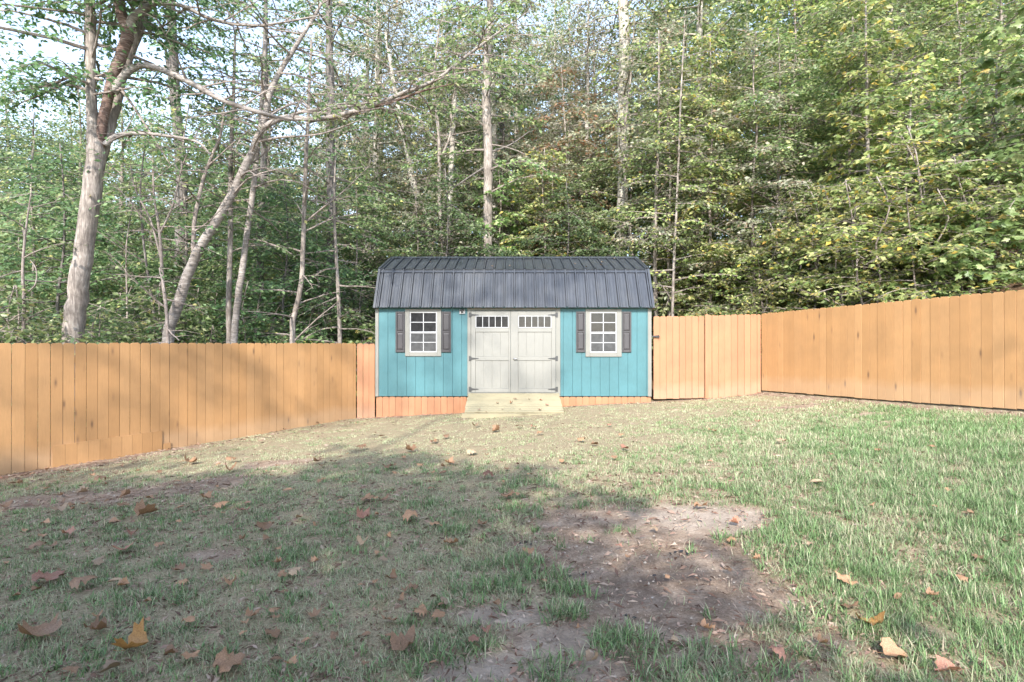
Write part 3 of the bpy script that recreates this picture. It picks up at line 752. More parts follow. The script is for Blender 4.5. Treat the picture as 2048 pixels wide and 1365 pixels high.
# tall background trees: long bare trunk, crown from about a third up
mk('tall_mid', 11, 19, .20, M['bark_grey'], M['lf_mid'], h0=.10, nl=64, Lmax=4.0, elev=(.0,.75), droop=.3, twig_step=.34, leaf=.17, lstep=.085, prof='round', spread=.20, tl=.6, mult=3.2)
mk('tall_mid2', 12, 17, .17, M['bark_pale'], M['lf_mid'], h0=.12, nl=60, Lmax=3.6, elev=(-.05,.75), droop=.35, twig_step=.34, leaf=.17, lstep=.085, prof='round', spread=.20, tl=.6, mult=3.2)
mk('tall_pale', 13, 20, .21, M['bark_pale'], M['lf_pale'], h0=.20, nl=58, Lmax=4.0, elev=(0,.8), droop=.3, twig_step=.36, leaf=.17, lstep=.085, prof='round', wr=.45, ldroop=.6, spread=.20, tl=.6, mult=2.8)
mk('tall_dark', 14, 16, .18, M['bark_dark'], M['lf_dark'], h0=.08, nl=64, Lmax=3.8, elev=(-.1,.65), droop=.35, twig_step=.34, leaf=.17, lstep=.08, prof='round', spread=.20, tl=.6, mult=3.4)
mk('mid_red', 26, 9.5, .06, M['bark_grey'], M['lf_red'], h0=.3, nl=46, Lmax=2.4, elev=(-.1,.5), droop=.4, twig_step=.24, leaf=.12, lstep=.065, prof='round', spread=.06, tl=.6, mult=1.8)
mk('tall_red', 15, 18, .17, M['bark_grey'], M['lf_red'], h0=.3, nl=45, Lmax=3.4, elev=(0,.7), droop=.3, twig_step=.36, leaf=.15, lstep=.085, prof='round', spread=.18, tl=.6, mult=2.5)
# mid storey
mk('mid_yellow', 21, 9.5, .055, M['twig'], M['lf_yellow'], h0=.08, nl=62, Lmax=2.6, elev=(.0,.6), droop=.35, twig_step=.21, leaf=.15, lstep=.06, prof='cone', spread=.05, tl=.6, mult=1.6)
mk('mid_yellow2', 22, 8.0, .05, M['twig'], M['lf_yellow'], h0=.10, nl=54, Lmax=2.4, elev=(.0,.55), droop=.35, twig_step=.21, leaf=.15, lstep=.06, prof='cone', spread=.05, tl=.6, mult=1.6)
mk('mid_green', 23, 8.5, .06, M['bark_grey'], M['lf_mid'], h0=.05, nl=64, Lmax=2.6, elev=(-.05,.6), droop=.35, twig_step=.22, leaf=.12, lstep=.062, prof='round', spread=.07, tl=.6, mult=2.0)
mk('mid_dark', 24, 7.0, .05, M['bark_dark'], M['lf_dark'], h0=.03, nl=62, Lmax=2.5, elev=(-.1,.55), droop=.35, twig_step=.22, leaf=.125, lstep=.062, prof='round', spread=.07, tl=.6, mult=2.0)
mk('mid_pale', 25, 8.5, .055, M['twig'], M['lf_pale'], h0=.10, nl=58, Lmax=2.4, elev=(0,.6), droop=.3, twig_step=.22, leaf=.12, lstep=.065, prof='round', spread=.06, tl=.6, mult=1.9)
# low shrubs
mk('shrub_green', 31, 2.8, .02, M['twig'], M['lf_mid'], h0=.05, nl=24, Lmax=1.2, elev=(.0,.7), droop=.3, twig_step=.16, leaf=.105, lstep=.055, prof='round', multi=2, spread=.05, mult=1.5)
mk('shrub_dark', 32, 3.2, .022, M['twig'], M['lf_dark'], h0=.05, nl=26, Lmax=1.3, elev=(.0,.65), droop=.3, twig_step=.16, leaf=.11, lstep=.055, prof='round', multi=2, spread=.05, mult=1.5)
mk('shrub_yellow', 33, 3.0, .02, M['twig'], M['lf_yellow'], h0=.05, nl=24, Lmax=1.3, elev=(.0,.6), droop=.3, twig_step=.16, leaf=.105, lstep=.055, prof='round', multi=2, spread=.04, mult=1.3)
mk('maple_bush', 34, 3.4, .024, M['twig'], M['lf_maple'], h0=.05, nl=22, Lmax=1.3, elev=(.0,.7), droop=.3, twig_step=.19, leaf=.17, lstep=.085, prof='round', multi=2, maple=True, spread=.05, mult=1.5)
mk('maple_tree', 35, 7.5, .05, M['twig'], M['lf_maple'], h0=.10, nl=44, Lmax=2.1, elev=(.0,.6), droop=.35, twig_step=.24, leaf=.17, lstep=.085, prof='cone', maple=True, spread=.06, mult=1.7)
# bare twiggy saplings
mk('twiggy', 36, 6.0, .035, M['twig'], M['lf_dark'], h0=.12, nl=26, Lmax=1.7, elev=(.2,.8), droop=.1, twig_step=.25, leaf=.09, lstep=.25, prof='cone', bare=.75, tl=.7)
mk('twiggy2', 37, 4.5, .03, M['twig'], M['lf_mid'], h0=.08, nl=26, Lmax=1.5, elev=(.0,.8), droop=.2, twig_step=.22, leaf=.09, lstep=.25, prof='round', bare=.8, tl=.8)

# ------------------------------------------------------------------ the trees of the wood
rf_ = random.Random(77)
def scatter(mod, n, x0, x1, y0, y1, name, label, cat, group, smin=.8, smax=1.15, sep=1.4, pts=[]):
    k = 0; tries = 0
    while k < n and tries < 4000:
        tries += 1; y = rf_.uniform(y0, y1); x = rf_.uniform(x0, x1)*y
        if -4.2 < x < 6.2 and y < 15.9: continue
        if d_left(x, y) > -(2.0 if x < 0 else 1.2) and d_right(x, y) < 1.1 and y < 15.9: continue
        if y < 18.5 and x > -5 and (abs(x/y-.201) < .085 or abs(x/y+.045) < .075): continue
        if any((x-a)**2+(y-b)**2 < sep*sep for a, b in pts): continue
        pts.append((x, y)); k += 1
        plant(MOD[rf_.choice(mod)], name, label, cat, x, y, rf_.uniform(-1, 1), rf_.uniform(smin, smax), None, group)
# far rows (u = x / y), left to right
scatter(['tall_mid','tall_dark'], 22, -1.0, -.42, 19, 31, 'forest_tree', 'leafy green tree far back in the woods on the left', 'tree', 'far trees in the woods on the left', .62, .88, 2.0)
scatter(['tall_pale','tall_pale','tall_mid2'], 20, -.5, .14, 21, 34, 'forest_tree', 'slender half bare tree far back in the woods behind the shed', 'tree', 'far trees in the woods behind the shed', .75, 1.0, 2.6)
scatter(['tall_mid','tall_mid2','tall_pale'], 18, .1, 1.0, 19, 34, 'forest_tree', 'green tree high on the wooded slope behind the right fence', 'tree', 'far trees on the wooded slope to the right', .8, 1.1, 2.4)
scatter(['tall_mid','tall_mid2','tall_dark'], 42, -.85, 1.0, 33, 48, 'forest_tree', 'distant tree closing the view through the woods', 'tree', 'most distant trees of the woods', .8, 1.05, 3.2)
scatter(['tall_mid','tall_mid2','tall_dark'], 12, -.78, -.22, 31, 42, 'forest_tree', 'tall green tree at the very back of the woods on the left', 'tree', 'hindmost trees of the woods on the left', .9, 1.1, 3.0)
# middle rows
scatter(['mid_dark','mid_green'], 16, -1.0, -.28, 12.5, 21, 'understory_tree', 'dark green understory tree among the trunks behind the left fence', 'tree', 'understory trees behind the left fence', .75, 1.05, 1.7)
scatter(['mid_dark','mid_green','mid_pale','mid_pale'], 15, -.3, .24, 16.2, 22, 'understory_tree', 'green understory tree showing above the shed roof', 'tree', 'understory trees above the shed roof', .8, 1.1, 1.6)
scatter(['mid_yellow','mid_green','mid_yellow2','mid_yellow','mid_pale'], 20, .24, 1.0, 13.5, 21, 'understory_tree', 'yellow green understory tree on the bank behind the right fence', 'tree', 'understory trees behind the right fence', .85, 1.15, 1.6)
# shrubs
scatter(['shrub_dark','shrub_green','shrub_green'], 40, -1.02, -.25, 9, 16, 'shrub', 'leafy dark green shrub showing over the left fence', 'shrub', 'shrubs behind the left fence', .8, 1.2, .9)
scatter(['shrub_green','shrub_yellow','shrub_dark'], 8, -.28, .28, 16, 19, 'shrub', 'low leafy shrub behind the shed roof', 'shrub', 'shrubs behind the shed', .9, 1.3, .9)
scatter(['shrub_green','shrub_yellow','shrub_yellow'], 32, .28, 1.0, 9.5, 17, 'shrub', 'leafy green shrub showing over the right fence', 'shrub', 'shrubs behind the right fence', .8, 1.2, .9)

# ------------------------------------------------------------------ trees one can tell apart
def shaped(name, label, d, stems, crown_leaf=None, barks=None, seed=1, parts_wood='trunk', limbs=None, leafkw=None):
    """stems: list of (points [(px, py[, extra depth])], [radius px ...], bark); first is the trunk.  Real size at depth d."""
    rs = np.random.RandomState(seed); x, y, z = P(stems[0][0][0][0], stems[0][0][0][1], d); gzv = float(gz(x, y))
    t = thing(name, label, 'tree', (x, y, gzv)); cr = Crown(rs); cr.mult = 1.7; first = True; trunk = None; wood2 = MB()
    for idx, (pts, rad, bark) in enumerate(stems):
        w3 = [P(p[0], p[1], d+(p[2] if len(p) > 2 else 0)) for p in pts]; rr = [r/FPX*d*.86 for r in rad]
        if idx == 0: w3 = [(w3[0][0]*1.0-(w3[1][0]-w3[0][0])*.25, w3[0][1], gzv-.15)] + w3; rr = [rr[0]*1.12] + rr
        tp, tr_ = catmull(w3, rr, 5)
        for i in range(1, len(tp)-1): tp[i] = tp[i] + Vector((rs.normal(0,1), rs.normal(0,1), 0))*tr_[i]*.06
        mb = MB(); mb.tube(tp, tr_, 12 if max(rr) > .05 else 7)
        o = part('trunk' if idx == 0 else ('stem' if max(rr) > .045 else 'branch'), mb, bark, t, True)
        if leafkw and idx in leafkw:
            k = dict(leafkw[idx]); bm = MB()
            grow(bm, cr, rs, w3, rr, **k)
            if bm.v:
                bad = blocked(np.array(bm.v)); bm.f = [f for f in bm.f if not any(bad[i] for i in f)]
                part('twigs', bm, M['twig'], t)
    if cr.p:
        from mathutils import Matrix
        me = clipped(cr.mesh('crown', crown_leaf, .55, .4, .55), Matrix.Identity(4)); o = bpy.data.objects.new('crown', me); C.objects.link(o); o.parent = t
        for v in [0]: o.matrix_parent_inverse.identity()
        o.location = -t.location
    return t
BG, BP, BD, BC, BR, TW = (M[k] for k in ('bark_grey','bark_pale','bark_dark','bark_cherry','bark_red','twig'))
lk = dict(h0=.35, nl=24, Lmax=1.5, elev=(-.1,.6), droop=.3, twig_step=.22, leaf=.105, lstep=.075, prof='flat', spread=.05)
sp = dict(h0=.15, nl=16, Lmax=1.1, elev=(-.3,.8), droop=.1, twig_step=.25, leaf=.10, lstep=.16, prof='flat', bare=.55, tl=.7)
shaped('forked_tree', 'big grey forked tree rising close behind the left fence', 9.6,
  [([(147,690),(157,580),(170,480),(184,370),(191,300),(184,240),(181,180),(180,90),(178,0),(172,-160),(150,-380)], [22,21,19.5,20,19,12.5,10,10.5,11,9,5], BG),
   ([(193,330),(200,280),(208,225),(225,150),(252,72),(240,20),(230,-40),(210,-140)], [9,10,10.5,11.5,13,11,10,6], BR),
   ([(200,320,.12),(216,260,.2),(232,200,.3),(250,130,.4),(276,60,.5),(290,0,.55),(300,-110,.6)], [12.5,12.5,12,11,11,11,6], BG),
   ([(250,76),(262,40),(285,18),(310,4),(340,-25)], [9,9,8,6.5,4], BC),
   ([(226,185),(248,150),(290,130),(370,160),(440,198),(520,225),(575,238,.5),(660,238,.9),(740,222,1.2)], [9,8,7,6.5,6,5,4,3,1.5], BC),
   ([(210,290),(228,274),(262,267),(320,270),(392,283),(420,310)], [7,6,5,4,3,1.5], BC),
   ([(300,5),(360,10),(430,40),(520,50),(640,30)], [5,4.5,4,3,1.5], BC),
   ([(232,172),(250,190),(290,250),(340,330)], [4,3,2.5,1], TW),
   ([(205,160),(150,152),(95,170),(20,185)], [3.5,3,2.5,1], TW)],
  M['lf_dark'], seed=5, leafkw={0: dict(lk, h0=.56, nl=44, Lmax=2.4, lstep=.05), 1: dict(lk, h0=.62, nl=16, Lmax=1.8, lstep=.055), 2: dict(lk, h0=.6, nl=20, Lmax=2.0, lstep=.055), 4: sp, 6: dict(sp, bare=.3), 5: dict(sp, nl=8, Lmax=.7), 8: dict(lk, h0=.1, nl=14, Lmax=.9)})
shaped('leaning_tree', 'cherry barked tree leaning to the right behind the left fence', 10.4,
  [([(335,690),(352,620),(392,510),(440,430),(478,360),(520,262),(545,170),(592,90),(640,10),(680,-80)], [12.5,12,10.5,9.5,9,8,6.5,5,3,1.5], BC),
   ([(388,520),(386,480),(392,420),(412,340),(440,270),(448,200)], [6,5,4.5,4,3,1.5], TW),
   ([(522,258),(545,244),(575,234),(640,238),(740,213),(800,188),(870,160),(935,110),(1000,62),(1060,20)], [7,6.5,6,5.5,5,4.5,4,3.2,2.5,1], BC),
   ([(740,213),(780,205),(850,180),(905,168)], [4,3.5,2.5,1], BR),
   ([(575,234),(610,222),(690,214),(760,200)], [4,3.5,3,2], BC),
   ([(510,285),(560,275),(640,268),(720,240)], [3,2.5,2,1], TW)],
  M['lf_mid'], seed=8, leafkw={0: dict(sp, h0=.5, nl=26, Lmax=1.5), 1: dict(sp, nl=10), 2: dict(lk, h0=.3, nl=34, Lmax=1.5, lstep=.085, bare=.2), 4: dict(sp, nl=12)})
shaped('slim_tree', 'slim pale stem standing straight to the left of a mottled slanting trunk', 11.3, [([(458,690),(457,600),(461,450),(460,350),(466,200),(470,60)], [6,6,5.5,5,4,2], BG)], M['lf_dark'], seed=9, leafkw={0: dict(sp, h0=.45, nl=16)})
shaped('slim_tree', 'mottled trunk slanting slightly right behind the middle of the left fence', 11.1, [([(468,690),(476,600),(492,480),(508,360),(520,240),(530,80)], [7.5,7.5,6.5,6,5,3], BC)], M['lf_dark'], seed=10, leafkw={0: dict(lk, h0=.5, nl=22, bare=.3)})
shaped('dark_trunk_tree', 'dark upright trunk in shade behind the leaning cherry tree', 16.5, [([(362,690),(360,560),(362,440),(362,330),(350,200),(340,0),(335,-150)], [13,13,13,12,11,9,6], BD), ([(362,310),(345,200),(330,100)], [7,5,3], BD)], M['lf_dark'], seed=11, leafkw={0: dict(lk, h0=.45, nl=34, Lmax=2.2, leaf=.13)})
shaped('dark_trunk_tree', 'dark straight trunk in the woods left of the twiggy saplings', 16.0, [([(520,650),(520,550),(522,450),(528,300),(530,100),(530,-60)], [9,8,8,7,6,3], BD)], M['lf_dark'], seed=12, leafkw={0: dict(lk, h0=.3, nl=34, Lmax=2.0, leaf=.13)})
shaped('crooked_sapling', 'thin pale stem with a kink near its foot, behind the left fence', 12.0, [([(585,660),(590,625),(603,560),(608,420),(612,300),(616,230),(622,80)], [6.5,6,5.5,5,4.5,4,2], BG), ([(605,450),(640,420),(690,380),(740,330)], [2.5,2,1.5,.8], TW)], M['lf_dark'], seed=13, leafkw={0: dict(sp, h0=.2, nl=22, Lmax=1.4)})
shaped('dark_trunk_tree', 'broad dark furrowed trunk standing back left of the shed', 15.5, [([(664,640),(664,500),(664,400),(660,300),(660,150),(655,-50)], [12,11.5,11,10,9,6], BD)], M['lf_dark'], seed=14, leafkw={0: dict(lk, h0=.4, nl=36, Lmax=2.2, leaf=.13)})
shaped('twiggy_sapling', 'grey sapling with bare side twigs close to the left end of the shed', 12.9, [([(680,692),(677,600),(672,500),(668,400),(672,280)], [5,4.5,3.5,2.5,1], BG)], M['lf_mid'], seed=15, leafkw={0: dict(sp, h0=.05, nl=30, Lmax=1.2, elev=(-.5,.7))})
shaped('bare_sapling', 'bare forking sapling between the big forked tree and the leaning tree', 10.1, [([(335,660),(325,560),(318,460),(308,400),(305,330)], [4,3.7,3.2,2.5,1.2], TW), ([(318,470),(345,410),(365,330),(400,250)], [2.6,2.2,1.6,.8], TW), ([(322,520),(300,440),(270,380),(260,330)], [2.6,2.2,1.6,.8], TW)], M['lf_dark'], seed=16, leafkw={0: dict(sp, nl=18), 1: dict(sp, nl=10), 2: dict(sp, nl=10)})
shaped('bare_sapling', 'thin bare sapling at the far left, standing behind the fence', 9.3, [([(46,690),(48,600),(45,540),(50,470),(62,380)], [4,3.5,3,2.5,1], TW), ([(48,590),(70,570),(72,540),(60,520)], [2,1.6,1.2,.7], TW)], M['lf_mid'], seed=17, leafkw={0: dict(sp, h0=.1, nl=18, Lmax=.9, elev=(-.4,.6), bare=.35)})
shaped('thin_sapling', 'dark thin stems rising in the shrubs left of the bare forking sapling', 12.0, [([(310,660),(300,580),(285,470),(280,380),(290,280)], [3,3,2.5,2,1], BD)], M['lf_dark'], seed=18, leafkw={0: dict(sp, nl=14)})
# behind the shed
shaped('grey_trunk_tree', 'straight grey trunk rising from behind the middle of the shed roof', 17.0, [([(975,560),(975,500),(976,400),(976,290),(972,200),(975,120),(980,0),(985,-150)], [10.5,10.5,10.5,10.5,10,9,8,5], BG), ([(976,330),(930,360),(895,385)], [2.5,2,1], BD), ([(976,306),(1020,290),(1060,262)], [2.5,2,1], BD), ([(974,255),(955,225),(938,190)], [2.5,2,1], BD)], M['lf_mid'], seed=20, leafkw={0: dict(lk, h0=.42, nl=30, Lmax=2.4, leaf=.14, lstep=.055, bare=.08)})
shaped('pale_trunk_tree', 'pale trunk tucked just right of the straight grey trunk', 19.0, [([(990,560),(988,450),(990,370),(986,250),(982,120),(975,-60)], [9,9,9,8,7,4], BP)], M['lf_pale'], seed=21, leafkw={0: dict(lk, h0=.5, nl=34, Lmax=2.4, leaf=.14, lstep=.055, bare=.08)})
shaped('white_trunk_tree', 'tall white barked trunk behind the right part of the shed roof', 18.0, [([(1243,560),(1243,470),(1246,350),(1246,230),(1250,100),(1247,0),(1246,-200)], [12.5,12.5,12,12.5,13,12,9], BP)], M['lf_pale'], seed=22, leafkw={0: dict(lk, h0=.45, nl=32, Lmax=2.6, leaf=.14, lstep=.055, bare=.08)})
shaped('slim_tree', 'thin stem hugging the tall white trunk on its right', 17.2, [([(1266,560),(1262,480),(1252,380),(1248,280),(1262,150),(1270,20)], [4.5,4,3.5,3,2,1], BG)], M['lf_yellow'], seed=23, leafkw={0: dict(lk, h0=.2, nl=26, Lmax=1.6)})
shaped('crooked_tree', 'pale crooked trunk leaning left above the left half of the shed roof', 19.5, [([(868,560),(862,490),(850,440),(835,395),(822,350),(815,300),(803,255),(790,180),(770,60)], [8.5,8.5,8,7.5,7,6.5,6,5,3], BP)], M['lf_mid'], seed=24, leafkw={0: dict(lk, h0=.45, nl=26, Lmax=1.9, leaf=.12, bare=.3)})
shaped('slim_tree', 'slender grey stem rising left of the straight grey trunk above the roof', 17.6, [([(888,560),(884,480),(878,390),(878,280),(868,160),(880,40)], [5.5,5,4.5,4,3,1.5], BG), ([(879,320),(900,270),(905,200),(930,120)], [3,2.5,2,1], BG)], M['lf_pale'], seed=25, leafkw={0: dict(sp, h0=.3, nl=24, Lmax=1.7), 1: dict(sp, nl=10)})
shaped('slim_tree', 'light coloured trunk close beside the slender grey stem above the roof', 18.4, [([(896,560),(895,490),(900,400),(905,280),(912,150),(920,0)], [7.5,7,6.5,6,4.5,2], BP)], M['lf_mid'], seed=26, leafkw={0: dict(lk, h0=.4, nl=26, Lmax=1.9, leaf=.12, bare=.3)})
shaped('dark_trunk_tree', 'short dark trunk visible in shade just right of the straight grey trunk', 20.5, [([(1000,560),(998,500),(1000,420),(1005,300),(1000,100)], [8,8,7,6,3], BD)], M['lf_dark'], seed=27, leafkw={0: dict(lk, h0=.2, nl=44, Lmax=2.4, leaf=.13)})
# right side
shaped('yellow_sapling', 'slim tree with yellow leaves behind the middle of the right fence', 12.6, [([(1756,612),(1750,540),(1742,460),(1737,330),(1735,200),(1733,90),(1733,-40)], [6,5,4.5,4,3.2,2.5,1], BC)], M['lf_yellow'], seed=30, leafkw={0: dict(lk, h0=.16, nl=60, Lmax=1.9, elev=(.05,.5), droop=.3, lstep=.06, leaf=.15, prof='cone', spread=.03)})
shaped('yellow_sapling', 'forked yellow leaved sapling just right of the slim yellow tree', 12.2, [([(1786,612),(1798,520),(1806,455),(1812,380),(1820,260),(1826,120)], [5,4.5,4,3.5,2.5,1], BC), ([(1794,560),(1776,585),(1772,600)], [3,3,3], BC)], M['lf_yellow'], seed=31, leafkw={0: dict(lk, h0=.22, nl=46, Lmax=1.7, elev=(.05,.5), droop=.3, lstep=.06, leaf=.15, prof='cone', spread=.03)})
shaped('maple_sapling', 'curved maple sapling near the right edge of the picture', 10.8, [([(1962,570),(1966,480),(1976,400),(1988,320),(1993,240),(1995,120)], [5,4.5,4,3.5,3,1], BG)], M['lf_maple'], seed=32, leafkw={0: dict(lk, h0=.3, nl=26, Lmax=1.3, leaf=.13, lstep=.08)})
shaped('slim_tree', 'thin pale stem rising behind the gate', 14.5, [([(1345,640),(1347,560),(1350,480),(1356,360),(1362,200),(1370,40)], [3.4,3.3,3,2.6,2,1], BG)], M['lf_yellow'], seed=33, leafkw={0: dict(lk, h0=.25, nl=40, Lmax=1.7)})
shaped('slim_tree', 'thin stem in the narrow space between the shed roof and the gate', 15.6, [([(1312,640),(1310,520),(1312,400),(1318,250),(1318,60)], [5,4.5,4,3,1.5], BG)], M['lf_pale'], seed=34, leafkw={0: dict(lk, h0=.25, nl=40, Lmax=1.8)})
shaped('dark_trunk_tree', 'dark trunk high among the leaves above the right fence', 24.0, [([(1612,620),(1612,400),(1608,200),(1606,50),(1605,-150)], [11,10,9,9,7], BD)], M['lf_mid'], seed=35, leafkw={0: dict(lk, h0=.3, nl=44, Lmax=2.8, leaf=.15)})
shaped('dark_trunk_tree', 'reddish grey trunk beside the dark trunk above the right fence', 25.5, [([(1640,620),(1638,400),(1635,200),(1632,60),(1630,-150)], [12,11,10,9,7], BG)], M['lf_mid'], seed=36, leafkw={0: dict(lk, h0=.3, nl=44, Lmax=2.8, leaf=.15)})
# close leafy plants over the fences
for (px, d, sc, key, nm, lb) in [
  (2075, 9.6, .8, 'maple_tree', 'maple_tree', 'big leaved maple filling the upper right corner'),
  (1945, 9.7, .72, 'maple_bush', 'maple_bush', 'bright maple bush right against the right fence near the picture edge'),
  (1880, 10.4, .7, 'maple_bush', 'maple_bush', 'maple bush behind the right fence left of the curved maple sapling'),
  (1640, 12.9, .75, 'maple_bush', 'maple_bush', 'maple bush over the far end of the right fence'),
  (1530, 13.2, .62, 'shrub_yellow', 'shrub', 'pale yellow shrub above the far right corner of the fence'),
  (1440, 13.2, .66, 'shrub_yellow', 'shrub', 'yellowish shrub leaning over the fence panel right of the gate'),
  (1700, 12.6, .6, 'twiggy2', 'bare_bush', 'tangled bare twigs left of the slim yellow tree'),
  (1840, 11.6, .55, 'twiggy2', 'bare_bush', 'tangled bare twigs right of the forked yellow sapling'),
  (735, 13.6, .66, 'maple_bush', 'maple_bush', 'light green maple bush touching the left end of the shed'),
  (610, 13.0, .6, 'maple_bush', 'maple_bush', 'low light green maple bush at the foot of the kinked pale stem'),
  (520, 12.6, .55, 'maple_bush', 'maple_bush', 'low maple bush just over the fence right of the mottled slanting trunk'),
  (240, 10.5, .66, 'shrub_dark', 'shrub', 'dark shrub between the big forked tree and the bare forking sapling'),
  (20, 9.2, .8, 'shrub_green', 'shrub', 'green shrub at the far left edge over the fence'),
  (90, 10.6, .8, 'shrub_green', 'shrub', 'green shrub behind the foot of the big forked tree'),
  (720, 14.2, .8, 'twiggy2', 'bare_bush', 'bare twiggy bush in the gap beside the left end of the shed'),
  (260, 12.0, .9, 'twiggy', 'bare_sapling', 'many twigged bare sapling right of the big forked trunk'),
  (640, 14.5, 1.1, 'twiggy', 'bare_sapling', 'many twigged bare sapling in front of the broad dark trunk'),
  (1000, 17.5, .9, 'maple_tree', 'maple_tree', 'green maple at the foot of the straight grey trunk behind the roof'),
  (1090, 17.0, .9, 'mid_yellow2', 'understory_tree', 'pale yellow green tree between the grey and the white trunk'),
  (1140, 19.5, 1.0, 'mid_pale', 'understory_tree', 'pale tan leaved tree left of the white trunk'),
  (1190, 23.0, .75, 'tall_red', 'russet_tree', 'russet leaved tree high up left of the white trunk'),
  (1130, 19.0, 1.1, 'mid_red', 'russet_tree', 'russet brown leaved tree in the middle between the two tall pale trunks'),
  (1420, 15.5, .95, 'mid_yellow', 'understory_tree', 'yellow green tree rising behind the gate panel'),
  (1560, 15.0, .9, 'mid_green', 'understory_tree', 'green tree behind the far right corner of the fence')]:
    x = (px-1024)/FPX*d
    plant(MOD[key], nm, lb, 'bush' if 'bush' in nm else ('shrub' if nm == 'shrub' else 'tree'), x, d, rf_.uniform(-1, 1), sc)

# ------------------------------------------------------------------ trees standing behind the photographer, whose shade lies on the lawn
mk('shade_dense', 41, 9.0, .22, M['bark_grey'], M['lf_mid'], h0=.18, nl=80, Lmax=3.6, elev=(-.1,.55), droop=.25, twig_step=.42, leaf=.24, lstep=.10, prof='round', spread=.22, mult=3.0)
mk('shade_high', 43, 16.0, .085, M['bark_grey'], M['lf_mid'], h0=.74, nl=20, Lmax=3.4, elev=(-.02,.35), droop=.04, twig_step=.6, leaf=.22, lstep=.16, prof='flat', spread=.14, bare=.15, mult=1.35)
for (k, x, y, rot, sc, lb) in [('shade_dense', -3.2, -4.4, .4, .95, 'broad shade tree just behind the viewpoint'),
    ('shade_dense', -8.2, -4.2, 2.0, .98, 'broad shade tree behind the viewpoint on the left'), ('shade_dense', -5.8, -4.0, 1.1, .89, 'low dense tree close behind the viewpoint on the left'),
    ('shade_dense', -1.3, -3.0, 4.0, .60, 'small dense tree close behind the viewpoint'), ('shade_dense', -4.3, -3.0, 5.0, .66, 'lowest dense tree close behind the viewpoint on the left'), ('shade_high', -8.6, -6.0, 1.0, .97, 'tall open tree behind the viewpoint on the left'), ('shade_high', -4.6, -6.4, 2.2, 1.12, 'tallest open tree behind the viewpoint on the left'), ('shade_high', 6.8, -5.0, 3.0, .84, 'tall open tree behind the viewpoint on the right')]:
    plant(MOD[k], 'shade_tree', lb, 'tree', x, y, rot, sc)

